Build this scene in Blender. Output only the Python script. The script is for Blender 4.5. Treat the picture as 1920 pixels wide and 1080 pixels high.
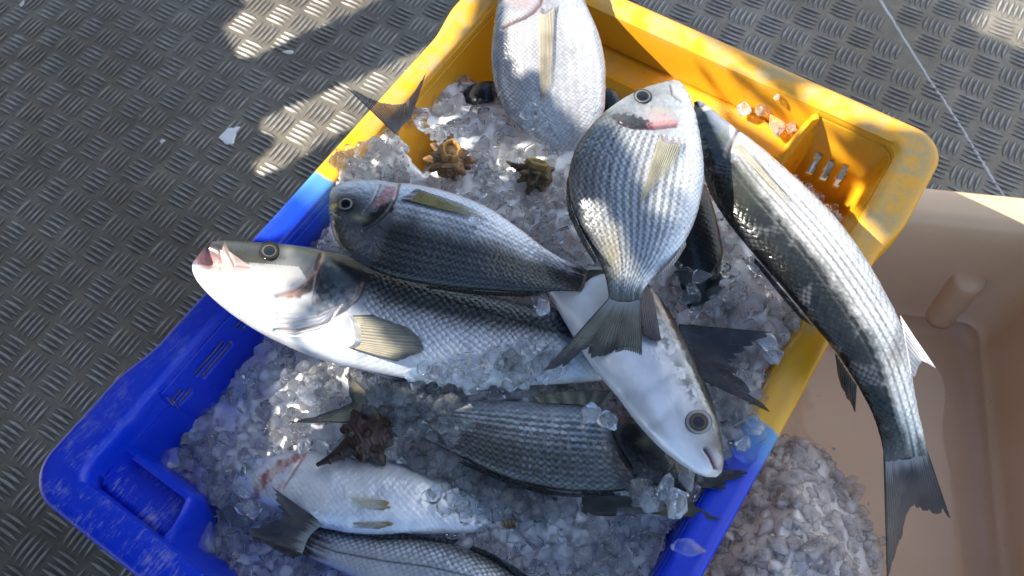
import bpy, math
import numpy as np
from mathutils import Matrix, Vector

# ------------------------------------------------------------------ camera, sky, sun, exposure
SC = bpy.context.scene
for _o in list(bpy.data.objects):
    bpy.data.objects.remove(_o)
COL = SC.collection

CAM_H = 0.8779                      # lens height over the deck (metres)
FOC = 1631.0                        # focal length in pixels of the 1920-wide photograph
RC = np.array([[0.99548968, -0.09486992, 0.0],
               [-0.08445655, -0.88621999, 0.45550106],
               [-0.04321335, -0.4534466, -0.89023524]])
cd = bpy.data.cameras.new('camera')
cam = bpy.data.objects.new('camera', cd)
COL.objects.link(cam)
cd.sensor_width = 36.0
cd.lens = FOC / 1920.0 * 36.0
cd.clip_start = 0.01
cd.clip_end = 200.0
cd.dof.use_dof = True
cd.dof.focus_distance = 0.60
cd.dof.aperture_fstop = 14.0
cam.matrix_world = Matrix([[RC[0, 0], -RC[0, 1], -RC[0, 2], 0],
                           [RC[1, 0], -RC[1, 1], -RC[1, 2], 0],
                           [RC[2, 0], -RC[2, 1], -RC[2, 2], CAM_H],
                           [0, 0, 0, 1]])
SC.camera = cam

SUN_EL, SUN_AZ = math.radians(40), math.radians(166)      # azimuth counted from +X towards +Y
SUN = np.array([math.cos(SUN_EL) * math.cos(SUN_AZ), math.cos(SUN_EL) * math.sin(SUN_AZ), math.sin(SUN_EL)])
w = bpy.data.worlds.new('World')
SC.world = w
w.use_nodes = True
nt = w.node_tree
bg = nt.nodes['Background']
sky = nt.nodes.new('ShaderNodeTexSky')
sky.sky_type = 'NISHITA'
sky.sun_disc = False
sky.sun_elevation = SUN_EL
sky.ozone_density = 4.0
sky.air_density = 1.2
sky.sun_rotation = math.pi / 2 - SUN_AZ
nt.links.new(sky.outputs[0], bg.inputs[0])
bg.inputs[1].default_value = 0.115
sl = bpy.data.lights.new('sun', 'SUN')
so = bpy.data.objects.new('sun', sl)
COL.objects.link(so)
sl.energy = 5.0
sl.angle = math.radians(0.5)
sl.color = (1.0, 0.93, 0.82)
so.location = (-2, 1, 3)
so.rotation_euler = Vector(SUN).to_track_quat('Z', 'Y').to_euler()
SC.view_settings.view_transform = 'Standard'
SC.view_settings.look = 'None'
SC.view_settings.exposure = 1.25
SC.view_settings.gamma = 1.0
SC.render.engine = 'CYCLES'
SC.cycles.max_bounces = 64
SC.cycles.transmission_bounces = 64
SC.cycles.transparent_max_bounces = 12
SC.cycles.diffuse_bounces = 12
SC.cycles.glossy_bounces = 12
SC.cycles.caustics_reflective = True
SC.cycles.caustics_refractive = True
SC.cycles.blur_glossy = 0.1
SC.cycles.sample_clamp_indirect = 12.0
SC.cycles.use_denoising = True

# ------------------------------------------------------------------ helpers
RNG = np.random.default_rng(11)


def U(px, py, z):
    """points of the photograph (1920 x 1080 pixels) on the level plane at height z -> (n, 3)"""
    px, py, z = np.broadcast_arrays(np.asarray(px, float), np.asarray(py, float), np.asarray(z, float))
    d = np.stack([(px - 960) / FOC, (py - 540) / FOC, np.ones_like(px)], -1) @ RC.T
    k = (z - CAM_H) / d[..., 2]
    out = d * k[..., None]
    out[..., 2] = z
    return out


def PJ(X):
    v = (np.asarray(X, float) - [0, 0, CAM_H]) @ RC
    return v[..., :2] / v[..., 2:] * FOC + [960, 540]


def sstep(a, b, x):
    t = np.clip((np.asarray(x, float) - a) / (b - a), 0, 1)
    return t * t * (3 - 2 * t)


_T = np.random.default_rng(5).random((256, 256))


def noise(x, y, seed=0):
    """smooth value noise, 0..1"""
    x = np.asarray(x, float) + seed * 17.31
    y = np.asarray(y, float) + seed * 9.77
    xi, yi = np.floor(x).astype(int), np.floor(y).astype(int)
    fx, fy = x - xi, y - yi
    fx, fy = fx * fx * (3 - 2 * fx), fy * fy * (3 - 2 * fy)
    g = lambda a, b: _T[a % 256, b % 256]
    return (g(xi, yi) * (1 - fx) + g(xi + 1, yi) * fx) * (1 - fy) + (g(xi, yi + 1) * (1 - fx) + g(xi + 1, yi + 1) * fx) * fy


def fbm(x, y, seed=0, o=4):
    s, a, t = 0, 0.5, 0
    for k in range(o):
        s = s + a * noise(x * 2 ** k, y * 2 ** k, seed + k)
        t += a
        a *= 0.5
    return s / t


def catmull(P, n):
    """smooth curve through rows of P sampled at n points, by row number"""
    P = np.asarray(P, float)
    m = len(P)
    Q = np.vstack([2 * P[0] - P[1], P, 2 * P[-1] - P[-2]])
    t = np.linspace(0, m - 1, n)
    i = np.clip(t.astype(int), 0, m - 2)
    f = (t - i)[:, None]
    a, b, c, d = Q[i], Q[i + 1], Q[i + 2], Q[i + 3]
    return 0.5 * (2 * b + (c - a) * f + (2 * a - 5 * b + 4 * c - d) * f ** 2 + (3 * b - a - 3 * c + d) * f ** 3)


def inside(poly, x, y):
    """vectorised point in polygon"""
    poly = np.asarray(poly, float)
    r = np.zeros(np.shape(x), bool)
    n = len(poly)
    for i in range(n):
        x0, y0 = poly[i]
        x1, y1 = poly[(i + 1) % n]
        if y0 == y1:
            continue
        c = ((y0 > y) != (y1 > y)) & (x < (x1 - x0) * (y - y0) / (y1 - y0) + x0)
        r ^= c
    return r


def grid_faces(nu, nv, wrap_v=False, wrap_u=False):
    i = np.arange(nu if wrap_u else nu - 1)
    j = np.arange(nv if wrap_v else nv - 1)
    I, J = np.meshgrid(i, j, indexing='ij')
    I2, J2 = (I + 1) % nu, (J + 1) % nv
    return np.stack([I * nv + J, I2 * nv + J, I2 * nv + J2, I * nv + J2], -1).reshape(-1, 4)


def mesh_obj(name, verts, faces, mat=None, parent=None, col=None, smooth=True, mats=None, midx=None, link=True):
    """faces: (n,3) or (n,4) index array, or a list of such arrays"""
    verts = np.asarray(verts, np.float32).reshape(-1, 3)
    if not isinstance(faces, (list, tuple)):
        faces = [faces]
    me = bpy.data.meshes.new(name)
    me.vertices.add(len(verts))
    me.vertices.foreach_set('co', verts.ravel())
    loops = np.concatenate([np.asarray(f, np.int32).ravel() for f in faces])
    tot = np.concatenate([np.full(len(f), np.shape(f)[1], np.int32) for f in faces])
    start = np.concatenate([[0], np.cumsum(tot)[:-1]]).astype(np.int32)
    me.loops.add(len(loops))
    me.loops.foreach_set('vertex_index', loops)
    me.polygons.add(len(tot))
    me.polygons.foreach_set('loop_start', start)
    me.polygons.foreach_set('use_smooth', np.full(len(tot), smooth, bool))
    for m in (mats or ([mat] if mat else [])):
        me.materials.append(m)
    if midx is not None:
        me.polygons.foreach_set('material_index', np.asarray(midx, np.int32))
    me.update(calc_edges=True)
    me.validate()
    if col is not None:
        a = me.color_attributes.new('tone', 'FLOAT_COLOR', 'POINT')
        c = np.ones((len(verts), 4), np.float32)
        c[:, :np.shape(col)[1]] = col
        a.data.foreach_set('color', c.ravel())
    o = bpy.data.objects.new(name, me)
    if link:
        COL.objects.link(o)
    if parent is not None:
        o.parent = parent
        o.matrix_parent_inverse = parent.matrix_world.inverted()
    return o


def empty(name, loc=(0, 0, 0)):
    o = bpy.data.objects.new(name, None)
    COL.objects.link(o)
    o.location = loc
    o.empty_display_size = 0.02
    o.matrix_world = Matrix.Translation(Vector(loc))
    return o


def tag(o, label=None, cat=None, group=None, kind=None):
    for k, v in (('label', label), ('category', cat), ('group', group), ('kind', kind)):
        if v:
            o[k] = v
    return o


def sharp_by_angle(o, deg):
    bpy.context.view_layer.update()
    o.data.set_sharp_from_angle(angle=math.radians(deg))


def new_mat(name):
    m = bpy.data.materials.new(name)
    m.use_nodes = True
    n = m.node_tree
    return m, n, n.nodes['Principled BSDF']


def N(n, t, **kw):
    x = n.nodes.new(t)
    for k, v in kw.items():
        setattr(x, k, v)
    return x


def ramp(n, stops):
    r = N(n, 'ShaderNodeValToRGB')
    e = r.color_ramp.elements
    while len(e) < len(stops):
        e.new(0.5)
    for k, (p, c) in zip(e, stops):
        k.position = p
        k.color = (*c, 1) if len(c) == 3 else c
    return r


def noise_tex(n, scale, detail=4, rough=0.55, coord='Object', vec=None):
    t = N(n, 'ShaderNodeTexNoise')
    t.inputs['Scale'].default_value = scale
    t.inputs['Detail'].default_value = detail
    t.inputs['Roughness'].default_value = rough
    if vec is None:
        c = N(n, 'ShaderNodeTexCoord')
        vec = c.outputs[coord]
    n.links.new(vec, t.inputs['Vector'])
    return t


def mixc(n, fac, a, b):
    m = N(n, 'ShaderNodeMix', data_type='RGBA')
    for s, v in ((m.inputs[0], fac), (m.inputs[6], a), (m.inputs[7], b)):
        if hasattr(v, 'is_linked') or hasattr(v, 'links'):
            n.links.new(v, s)
        elif isinstance(v, (int, float)):
            s.default_value = v
        else:
            s.default_value = (*v, 1)
    return m.outputs[2]


def bump(n, height, strength, dist=0.001, normal=None):
    b = N(n, 'ShaderNodeBump')
    b.inputs['Strength'].default_value = strength
    b.inputs['Distance'].default_value = dist
    n.links.new(height, b.inputs['Height'])
    if normal is not None:
        n.links.new(normal, b.inputs['Normal'])
    return b.outputs[0]


# ------------------------------------------------------------------ materials of the setting
def mat_deck():
    m, n, p = new_mat('worn_aluminium')
    big = noise_tex(n, 5.0, 5)
    fine = noise_tex(n, 90.0, 6, 0.65)
    grime = noise_tex(n, 22.0, 6, 0.7)
    att = N(n, 'ShaderNodeAttribute', attribute_name='tone')
    sep = N(n, 'ShaderNodeSeparateColor')
    n.links.new(att.outputs['Color'], sep.inputs[0])
    r1 = ramp(n, [(0.3, (0.15, 0.136, 0.108)), (0.7, (0.265, 0.241, 0.195))])
    n.links.new(grime.outputs[0], r1.inputs[0])
    bar = mixc(n, sep.outputs[0], r1.outputs[0], (0.42, 0.41, 0.39))
    r2 = ramp(n, [(0.36, (1, 1, 1)), (0.62, (0.0, 0.0, 0.0))])
    n.links.new(fine.outputs[0], r2.inputs[0])
    dirt = mixc(n, r2.outputs[0], bar, (0.115, 0.107, 0.092))
    mm = mixc(n, 0.5, bar, dirt)
    # broad worn and stained areas, and pale flecks of dried salt and scales
    st = ramp(n, [(0.38, (0.62, 0.58, 0.52)), (0.62, (1.12, 1.12, 1.12))])
    n.links.new(big.outputs[0], st.inputs[0])
    mu = N(n, 'ShaderNodeMix', data_type='RGBA', blend_type='MULTIPLY')
    mu.inputs[0].default_value = 0.8
    n.links.new(mm, mu.inputs[6])
    n.links.new(st.outputs[0], mu.inputs[7])
    vo = N(n, 'ShaderNodeTexVoronoi')
    vo.inputs['Scale'].default_value = 55
    tc = N(n, 'ShaderNodeTexCoord')
    n.links.new(tc.outputs['Object'], vo.inputs['Vector'])
    fl = ramp(n, [(0.035, (1, 1, 1)), (0.06, (0, 0, 0))])
    n.links.new(vo.outputs['Distance'], fl.inputs[0])
    wh = N(n, 'ShaderNodeSeparateColor')
    n.links.new(vo.outputs['Color'], wh.inputs[0])
    gt = N(n, 'ShaderNodeMath', operation='GREATER_THAN')
    n.links.new(wh.outputs[0], gt.inputs[0])
    gt.inputs[1].default_value = 0.72
    ml = N(n, 'ShaderNodeMath', operation='MULTIPLY')
    n.links.new(gt.outputs[0], ml.inputs[0])
    n.links.new(fl.outputs[0], ml.inputs[1])
    mm = mixc(n, ml.outputs[0], mu.outputs[2], (0.5, 0.5, 0.48))
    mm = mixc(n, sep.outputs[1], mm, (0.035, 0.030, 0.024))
    n.links.new(mm, p.inputs['Base Color'])
    p.inputs['Metallic'].default_value = 0.25
    rr = N(n, 'ShaderNodeMapRange')
    n.links.new(grime.outputs[0], rr.inputs[0])
    rr.inputs[3].default_value = 0.5
    rr.inputs[4].default_value = 0.3
    n.links.new(rr.outputs[0], p.inputs['Roughness'])
    n.links.new(bump(n, fine.outputs[0], 0.35, 0.0006), p.inputs['Normal'])
    return m


def mat_crate():
    m, n, p = new_mat('two_tone_plastic')
    tc = N(n, 'ShaderNodeTexCoord')
    sx = N(n, 'ShaderNodeSeparateXYZ')
    n.links.new(tc.outputs['Object'], sx.inputs[0])
    wob = noise_tex(n, 14.0, 3)
    ad = N(n, 'ShaderNodeMath', operation='MULTIPLY_ADD')
    n.links.new(wob.outputs[0], ad.inputs[0])
    ad.inputs[1].default_value = 0.03
    n.links.new(sx.outputs[0], ad.inputs[2])
    mr = N(n, 'ShaderNodeMapRange')
    n.links.new(ad.outputs[0], mr.inputs[0])
    mr.inputs[1].default_value = -0.06
    mr.inputs[2].default_value = 0.06
    base = ramp(n, [(0.0, (0.001, 0.032, 0.56)), (0.42, (0.002, 0.05, 0.56)), (0.60, (0.07, 0.24, 0.55)), (0.675, (0.10, 0.30, 0.52)),
                    (0.70, (0.77, 0.40, 0.018)), (1.0, (0.77, 0.36, 0.012))])
    n.links.new(mr.outputs[0], base.inputs[0])
    # whitish scuffs, mostly on the worn rim (attribute red) and long scratches
    att = N(n, 'ShaderNodeAttribute', attribute_name='tone')
    sep = N(n, 'ShaderNodeSeparateColor')
    n.links.new(att.outputs['Color'], sep.inputs[0])
    mp = N(n, 'ShaderNodeMapping')
    mp.inputs['Scale'].default_value = (1, 5, 1)
    mp.inputs['Rotation'].default_value = (0, 0, 0.6)
    n.links.new(tc.outputs['Object'], mp.inputs[0])
    sc = noise_tex(n, 110.0, 9, 0.78, vec=mp.outputs[0])
    blot = noise_tex(n, 38.0, 9, 0.75)
    a1 = N(n, 'ShaderNodeMath', operation='MULTIPLY')
    n.links.new(sc.outputs[0], a1.inputs[0])
    n.links.new(blot.outputs[0], a1.inputs[1])
    rs = ramp(n, [(0.25, (0, 0, 0)), (0.37, (1, 1, 1))])
    n.links.new(a1.outputs[0], rs.inputs[0])
    a2 = N(n, 'ShaderNodeMath', operation='MULTIPLY')
    n.links.new(rs.outputs[0], a2.inputs[0])
    n.links.new(sep.outputs[0], a2.inputs[1])
    c = mixc(n, a2.outputs[0], base.outputs[0], (0.42, 0.45, 0.52))
    spk = noise_tex(n, 120.0, 4, 0.7)
    rk = ramp(n, [(0.66, (0, 0, 0)), (0.72, (1, 1, 1))])
    n.links.new(spk.outputs[0], rk.inputs[0])
    a3 = N(n, 'ShaderNodeMath', operation='MULTIPLY')
    n.links.new(rk.outputs[0], a3.inputs[0])
    a3.inputs[1].default_value = 0.45
    c = mixc(n, a3.outputs[0], c, (0.10, 0.08, 0.06))
    # ingrained grey dirt on the yellow rim (green channel)
    gr = ramp(n, [(0.42, (0, 0, 0)), (0.6, (1, 1, 1))])
    n.links.new(blot.outputs[0], gr.inputs[0])
    a4 = N(n, 'ShaderNodeMath', operation='MULTIPLY')
    n.links.new(gr.outputs[0], a4.inputs[0])
    n.links.new(sep.outputs[1], a4.inputs[1])
    c = mixc(n, a4.outputs[0], c, (0.42, 0.33, 0.15))
    n.links.new(c, p.inputs['Base Color'])
    p.inputs['Roughness'].default_value = 0.34
    p.inputs['Subsurface Weight'].default_value = 0.12
    p.inputs['Subsurface Radius'].default_value = (0.010, 0.006, 0.003)
    p.inputs['Subsurface Scale'].default_value = 0.6
    n.links.new(bump(n, sc.outputs[0], 0.12, 0.0008), p.inputs['Normal'])
    return m


def mat_tub():
    m, n, p = new_mat('beige_plastic')
    b = noise_tex(n, 6.0, 5)
    f = noise_tex(n, 60.0, 6, 0.7)
    r = ramp(n, [(0.3, (0.62, 0.41, 0.24)), (0.7, (0.73, 0.51, 0.33))])
    n.links.new(b.outputs[0], r.inputs[0])
    k = ramp(n, [(0.68, (0, 0, 0)), (0.76, (1, 1, 1))])
    n.links.new(f.outputs[0], k.inputs[0])
    c = mixc(n, k.outputs[0], r.outputs[0], (0.25, 0.18, 0.12))
    n.links.new(c, p.inputs['Base Color'])
    p.inputs['Roughness'].default_value = 0.3
    p.inputs['Subsurface Weight'].default_value = 0.1
    p.inputs['Subsurface Radius'].default_value = (0.01, 0.006, 0.004)
    n.links.new(bump(n, f.outputs[0], 0.08, 0.001), p.inputs['Normal'])
    return m


# ------------------------------------------------------------------ deck of five-bar tread plate
LC, LR = np.array([0.98639345, 0.16440181]), np.array([0.16440181, -0.98639345])   # lattice directions
LU = 0.052
CAM_L = np.array([8.94992666, 19.47227142])                                          # the lens over the lattice


def lattice(c, r):
    q = (np.stack([c, r], -1) - CAM_L) * LU
    return q[..., :1] * LC + q[..., 1:] * LR


SEAM = U(np.array([1612, 1650, 1727, 1796, 1851, 1884]), np.array([-60, 0, 125, 230, 320, 372]), 0.0)[:, :2]
SEAM = np.vstack([SEAM[0] + 6 * (SEAM[0] - SEAM[2]), SEAM, SEAM[-1] + 4 * (SEAM[-1] - SEAM[-3])])


def right_of_seam(p):
    x = np.interp(-p[..., 1], -SEAM[:, 1], SEAM[:, 0])
    return p[..., 0] - x


def build_deck():
    nb, na = 9, 7
    s = np.linspace(-1, 1, nb)
    prof = (1 - s ** 2)
    V, F, K = [], [], []
    base = []
    centres = []
    for off, side in ((np.array([0.0, 0.0]), -1), (np.array([22.458 - 22, 6.693 - 6]), 1)):
        c, r = np.meshgrid(np.arange(-10, 42), np.arange(-12, 44), indexing='ij')
        for kind, sh in ((0, 0.0), (1, 0.5)):
            cc, rr = c.ravel() + sh + off[0], r.ravel() + sh + off[1]
            p = lattice(cc, rr)
            d = right_of_seam(p)
            ok = (d * side > (0.006 if side > 0 else 0.0)) & (np.abs(p[:, 0]) < 1.25) & (p[:, 1] > -0.45) & (p[:, 1] < 1.5)
            for q in p[ok]:
                centres.append((q, kind))
    al = math.radians(45)
    dirs = [(LC - LR) / math.sqrt(2), (LC + LR) / math.sqrt(2)]     # bars "/" and "\\"
    ang = np.array([-1.75, -1, -0.5, 0, 0.5, 1, 1.75])
    for q, kind in centres:
        d = dirs[kind]
        e = np.array([-d[1], d[0]])
        for k in range(5):
            o = (k - 2) * 0.0071
            L = 0.0170 * (1 - 0.05 * abs(k - 2)) * RNG.uniform(0.93, 1.05)
            wd = 0.0023 * RNG.uniform(0.88, 1.1)
            hg = 0.00135 * RNG.uniform(0.6, 1.15)
            bend = 0.0009
            P = (q + o * e)[None, None] + (s * L)[:, None, None] * d + ((prof[:, None] + 0.12 * (np.abs(ang) > 1)[None]) * wd * ang[None, :] + bend * (1 - s[:, None] ** 2))[..., None] * e
            z = hg * np.sqrt(prof)[:, None] * np.clip(1 - ang[None, :] ** 2, 0, 1) ** 0.8 + np.where(np.abs(ang) > 1, 0.00002, 0.00012)[None, :]
            base.append(np.concatenate([P, z[..., None]], -1).reshape(-1, 3))
    B = np.array(base)
    nbar = len(B)
    f0 = grid_faces(nb, na)
    F = (f0[None] + (np.arange(nbar) * nb * na)[:, None, None]).reshape(-1, 4)
    V = B.reshape(-1, 3)
    z = np.clip(V[:, 2] / 0.0012, 0, 1)
    # plate sheet under the bars
    ext = 30.0
    S = np.array([[-ext, -ext, 0], [ext, -ext, 0], [ext, ext, 0], [-ext, ext, 0]])
    fs = np.array([[0, 1, 2, 3]]) + len(V)
    V = np.vstack([V, S])
    col = np.zeros((len(V), 3))
    col[:len(z), 0] = z
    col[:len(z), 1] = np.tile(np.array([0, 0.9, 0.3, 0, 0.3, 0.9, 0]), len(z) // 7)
    o = mesh_obj('deck_floor', V, [F, fs], M_DECK, col=col)
    tag(o, 'worn grey aluminium tread plate deck with raised five bar pattern', None, None, 'structure')
    # weld bead along the joint of the two plates
    t = catmull(SEAM, 260)
    nrm = np.gradient(t, axis=0)
    nrm /= np.linalg.norm(nrm, axis=1)[:, None]
    nrm = np.stack([-nrm[:, 1], nrm[:, 0]], -1)
    a = np.linspace(0, math.pi, 7)
    ln = np.arange(260)
    w_ = 0.0017 + 0.0008 * (noise(ln * 0.45, ln * 0, 3) - 0.4)
    jog = 0.0016 * (noise(ln * 0.35, ln * 0, 8) - 0.5)
    P = t[:, None] + (jog[:, None] + w_[:, None] * np.cos(a))[..., None] * nrm[:, None]
    zz = w_[:, None] * 0.75 * np.sin(a) - 0.0003
    o = mesh_obj('deck_seam', np.concatenate([P, zz[..., None]], -1), grid_faces(260, 7), M_WELD)
    tag(o, 'pale weld bead joining the two tread plates', None, None, 'structure')


M_DECK = mat_deck()
M_WELD, _n, _p = new_mat('weld_metal')
_p.inputs['Base Color'].default_value = (0.52, 0.50, 0.48, 1)
_p.inputs['Roughness'].default_value = 0.6
_n.links.new(bump(_n, noise_tex(_n, 300, 3).outputs[0], 0.6, 0.001), _p.inputs['Normal'])
build_deck()

# ------------------------------------------------------------------ the two-tone fish crate (local x: blue end -, yellow end +)
ZR = 0.300                       # rim height
CC = np.array([0.00459, 0.28487])
CA = math.radians(51.4392)
EX = np.array([math.cos(CA), math.sin(CA)])
EY = np.array([math.sin(CA), -math.cos(CA)])


def crate_local(P):
    d = np.asarray(P)[..., :2] - CC
    return d @ EX, d @ EY


M_CRATE = mat_crate()


def build_crate():
    hx, hy, r0 = 0.299, 0.203, 0.026
    # perimeter of the outer rounded rectangle, about 2 mm steps
    nL, nS, nC = 270, 176, 14

    def ring(off):
        """rounded rectangle inset by off, same sample count for every offset"""
        a, b, r = hx - off, hy - off, np.maximum(r0 - off * 0.45, 0.012)
        pts = []
        lin = lambda p, q, n_: p + (q - p) * (np.arange(n_) / n_)[:, None]
        cs = [(a - r, b - r, 0), (-(a - r), b - r, 1), (-(a - r), -(b - r), 2), (a - r, -(b - r), 3)]
        sides = [(nL, 1), (nS, 2), (nL, 3), (nS, 0)]
        for k in range(4):
            cx, cy, qd = cs[k]
            th = math.pi / 2 * (qd + np.arange(nC) / nC)
            pts.append(np.stack([cx + r * np.cos(th), cy + r * np.sin(th)], -1))
            th1 = math.pi / 2 * (qd + 1)
            st = np.array([cx + r * math.cos(th1), cy + r * math.sin(th1)])
            c2 = cs[(k + 1) % 4]
            en = np.array([c2[0] + r * math.cos(th1), c2[1] + r * math.sin(th1)])
            pts.append(lin(st, en, sides[k][0]))
        return np.vstack(pts)

    def lim(P, o, amt):
        """yellow end: ledge in the middle; blue end: pads in the corners; amt 0..1 how far in"""
        x, y = P[:, 0].copy(), P[:, 1]
        ye = 0.278 - amt * 0.034 * (1 - sstep(0.103, 0.115, np.abs(y)))
        bl = -(0.277 - amt * 0.033 * sstep(0.102, 0.114, np.abs(y)))
        x = np.where(x > 0, np.minimum(x, ye), np.maximum(x, bl))
        return np.stack([x, y], -1)

    n = len(ring(0))
    rows, info = [], []

    def add(P, z, rim=0.0, grime=0.0):
        rows.append(np.concatenate([P, np.broadcast_to(np.asarray(z, float), (n,))[:, None]], -1))
        info.append((rim, grime))

    R0 = ring(0)
    # outline: a little fuller near the corners, as moulded
    def full(P):
        k = 0.007 * sstep(0.17, 0.215, np.abs(P[:, 0])) * np.sign(P[:, 1]) * sstep(0.12, 0.19, np.abs(P[:, 1]))
        return np.stack([P[:, 0], P[:, 1] + k], -1)
    add(full(ring(0.004)), -0.030)
    add(full(ring(0.001)), -0.026)
    add(full(ring(0.0)), -0.022)
    add(full(R0), -0.003)
    add(full(ring(0.0008)), -0.0010, 1)
    add(full(ring(0.003)), 0, 1, 0.6)
    for o in (0.006, 0.010, 0.014, 0.017):
        add(full(ring(o)) if o < 0.012 else ring(o), 0, 1, 1)
    add(lim(ring(0.0185), 0, 0), -0.0006, 0.8, 0.5)
    P1 = lim(ring(0.0205), 0, 0)
    add(P1, -0.003, 0.3)
    # drop to ledge height where there is a ledge
    def led(P):
        y = np.abs(P[:, 1])
        a = (P[:, 0] > 0.2) * (1 - sstep(0.10, 0.112, y)) * 1.0
        b = (P[:, 0] < -0.2) * sstep(0.103, 0.113, y)
        return a * 0.034 + b * 0.018
    dl = led(P1)
    add(P1 * [0.9985, 0.9985], -0.003 - dl * 0.5, 0.1)
    add(P1 * [0.997, 0.997], -0.005 - dl, 0.5)
    for a in (0.05, 0.25, 0.5, 0.75, 0.93):
        P = lim(ring(0.0215), 0, a)
        add(P, -0.0055 - dl - 0.003 * (1 - math.cos(a * 3)) * (dl > 0) * 0.3, 1.5, 0.2)
    # inner lip: on the blue pads a low ridge stands along the inside edge
    pad = (P1[:, 0] < -0.2) * sstep(0.106, 0.113, np.abs(P1[:, 1])) * (1 - sstep(0.165, 0.172, np.abs(P1[:, 1])))
    P = lim(ring(0.0218), 0, 0.97)
    add(P, -0.006 - dl + pad * 0.010, 0.4)
    P = lim(ring(0.022), 0, 1.0)
    add(P, -0.008 - dl + pad * 0.012, 0.3)
    P = lim(ring(0.0225), 0, 1.05)
    add(P, -0.0115 - dl + pad * 0.011, 0.2)
    nw = 26
    P0, P1b = lim(ring(0.023), 0, 1.08), lim(ring(0.040), 0, 1.25)
    inn = np.where(P1b[:, 0] > 0, np.minimum(P1b[:, 0], 0.262), np.maximum(P1b[:, 0], -0.262))
    P1b = np.stack([inn, P1b[:, 1]], -1)
    w0 = len(rows)
    for k in range(nw):
        f = (k + 0.5) / nw
        z0 = -0.014 - dl
        add(P0 + (P1b - P0) * f, z0 + (-0.108 - z0) * f, 0.06)
    w1 = len(rows)
    add(P1b * 0.985, -0.112, 0)
    add(P1b * 0.955, -0.1135, 0)
    add(P1b * 0.5, -0.1135, 0)
    V = np.array(rows)
    V[..., 2] += ZR
    K = len(rows)
    F = grid_faces(K, n, wrap_v=True)[:, ::-1]
    # slot holes in the walls
    fi, fj = np.divmod(np.arange(len(F)), n)
    ctr = V.reshape(-1, 3)[F].mean(1)
    x, y, z = ctr[:, 0], ctr[:, 1], ctr[:, 2] - ZR
    wall = (fi >= w0 - 1) & (fi < w1)
    cut = np.zeros(len(F), bool)
    for yy in (0.1265, 0.1385, 0.1505):
        for sx in (1, -1):
            for sg in (1, -1):
                if sx < 0:
                    continue
                cut |= wall & (x * sx > 0.24) & (np.abs(y * sg - yy) < 0.0024) & (z < -0.040) & (z > -0.068)
    for sg in (1, -1):
        for k in range(3):
            xc = -0.205 + k * 0.046
            for zc in (-0.0215, -0.0285):
                cut |= wall & (y * sg > 0.15) & (np.abs(x - xc - (0.004 if zc < -0.025 else 0)) < 0.0165) & (np.abs(z - zc) < 0.0019)
    F = F[~cut]
    col = np.zeros((K, n, 3))
    for k, (a, b) in enumerate(info):
        col[k, :, 0] = a
        yel = sstep(0.0, 0.15, V[k, :, 0])
        col[k, :, 1] = b * yel
        corner = np.maximum(sstep(0.10, 0.17, np.abs(V[k, :, 0])) * 0.40, 0.05) + 0.40 * sstep(0.235, 0.28, np.abs(V[k, :, 0]))
        col[k, :, 0] *= corner * (1 - 0.75 * yel) * 0.62
    W = np.concatenate([CC + V[..., :1] * EX + V[..., 1:2] * EY, V[..., 2:]], -1)
    # keep object coordinates in the crate's own frame
    body = mesh_obj('shell', V.reshape(-1, 3) * [1, -1, 1] - [0, 0, ZR], F, M_CRATE, col=col.reshape(-1, 3))
    root = empty('fish_crate', (CC[0], CC[1], 0.185))
    root.rotation_euler = (0, 0, CA)
    root.matrix_world = Matrix.Translation((CC[0], CC[1], 0.185)) @ Matrix.Rotation(CA, 4, 'Z')
    body.parent = root
    body.location = (0, 0, ZR - 0.185)
    md = body.modifiers.new('skin', 'SOLIDIFY')
    md.thickness = 0.0022
    md.offset = -1
    sharp_by_angle(body, 50)
    tag(root, 'fish crate of blue plastic at one end and yellow at the other, filled with ice', 'fish crate')
    # raised ribs on the yellow end's rim
    g = np.linspace(0, math.pi, 6)
    for ys in ((0.080, 19), (-0.130, 9)):
        for k in range(ys[1]):
            y0 = ys[0] + k * 0.0049
            a = np.stack([np.zeros(6), np.cos(g) * 0.0011, np.sin(g) * 0.0010 - 0.0002], -1)
            V = np.vstack([a * s_ + [x_, y0, 0] for x_, s_ in ((0.2795, 0.3), (0.2805, 1), (0.2935, 1), (0.2945, 0.3))])
            rib = mesh_obj('grip_rib', V * [1, -1, 1], grid_faces(4, 6), M_CRATE, col=np.zeros((24, 3)))
            rib.parent = root
            rib.location = (0, 0, ZR - 0.185)
    return root


build_crate()


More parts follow.
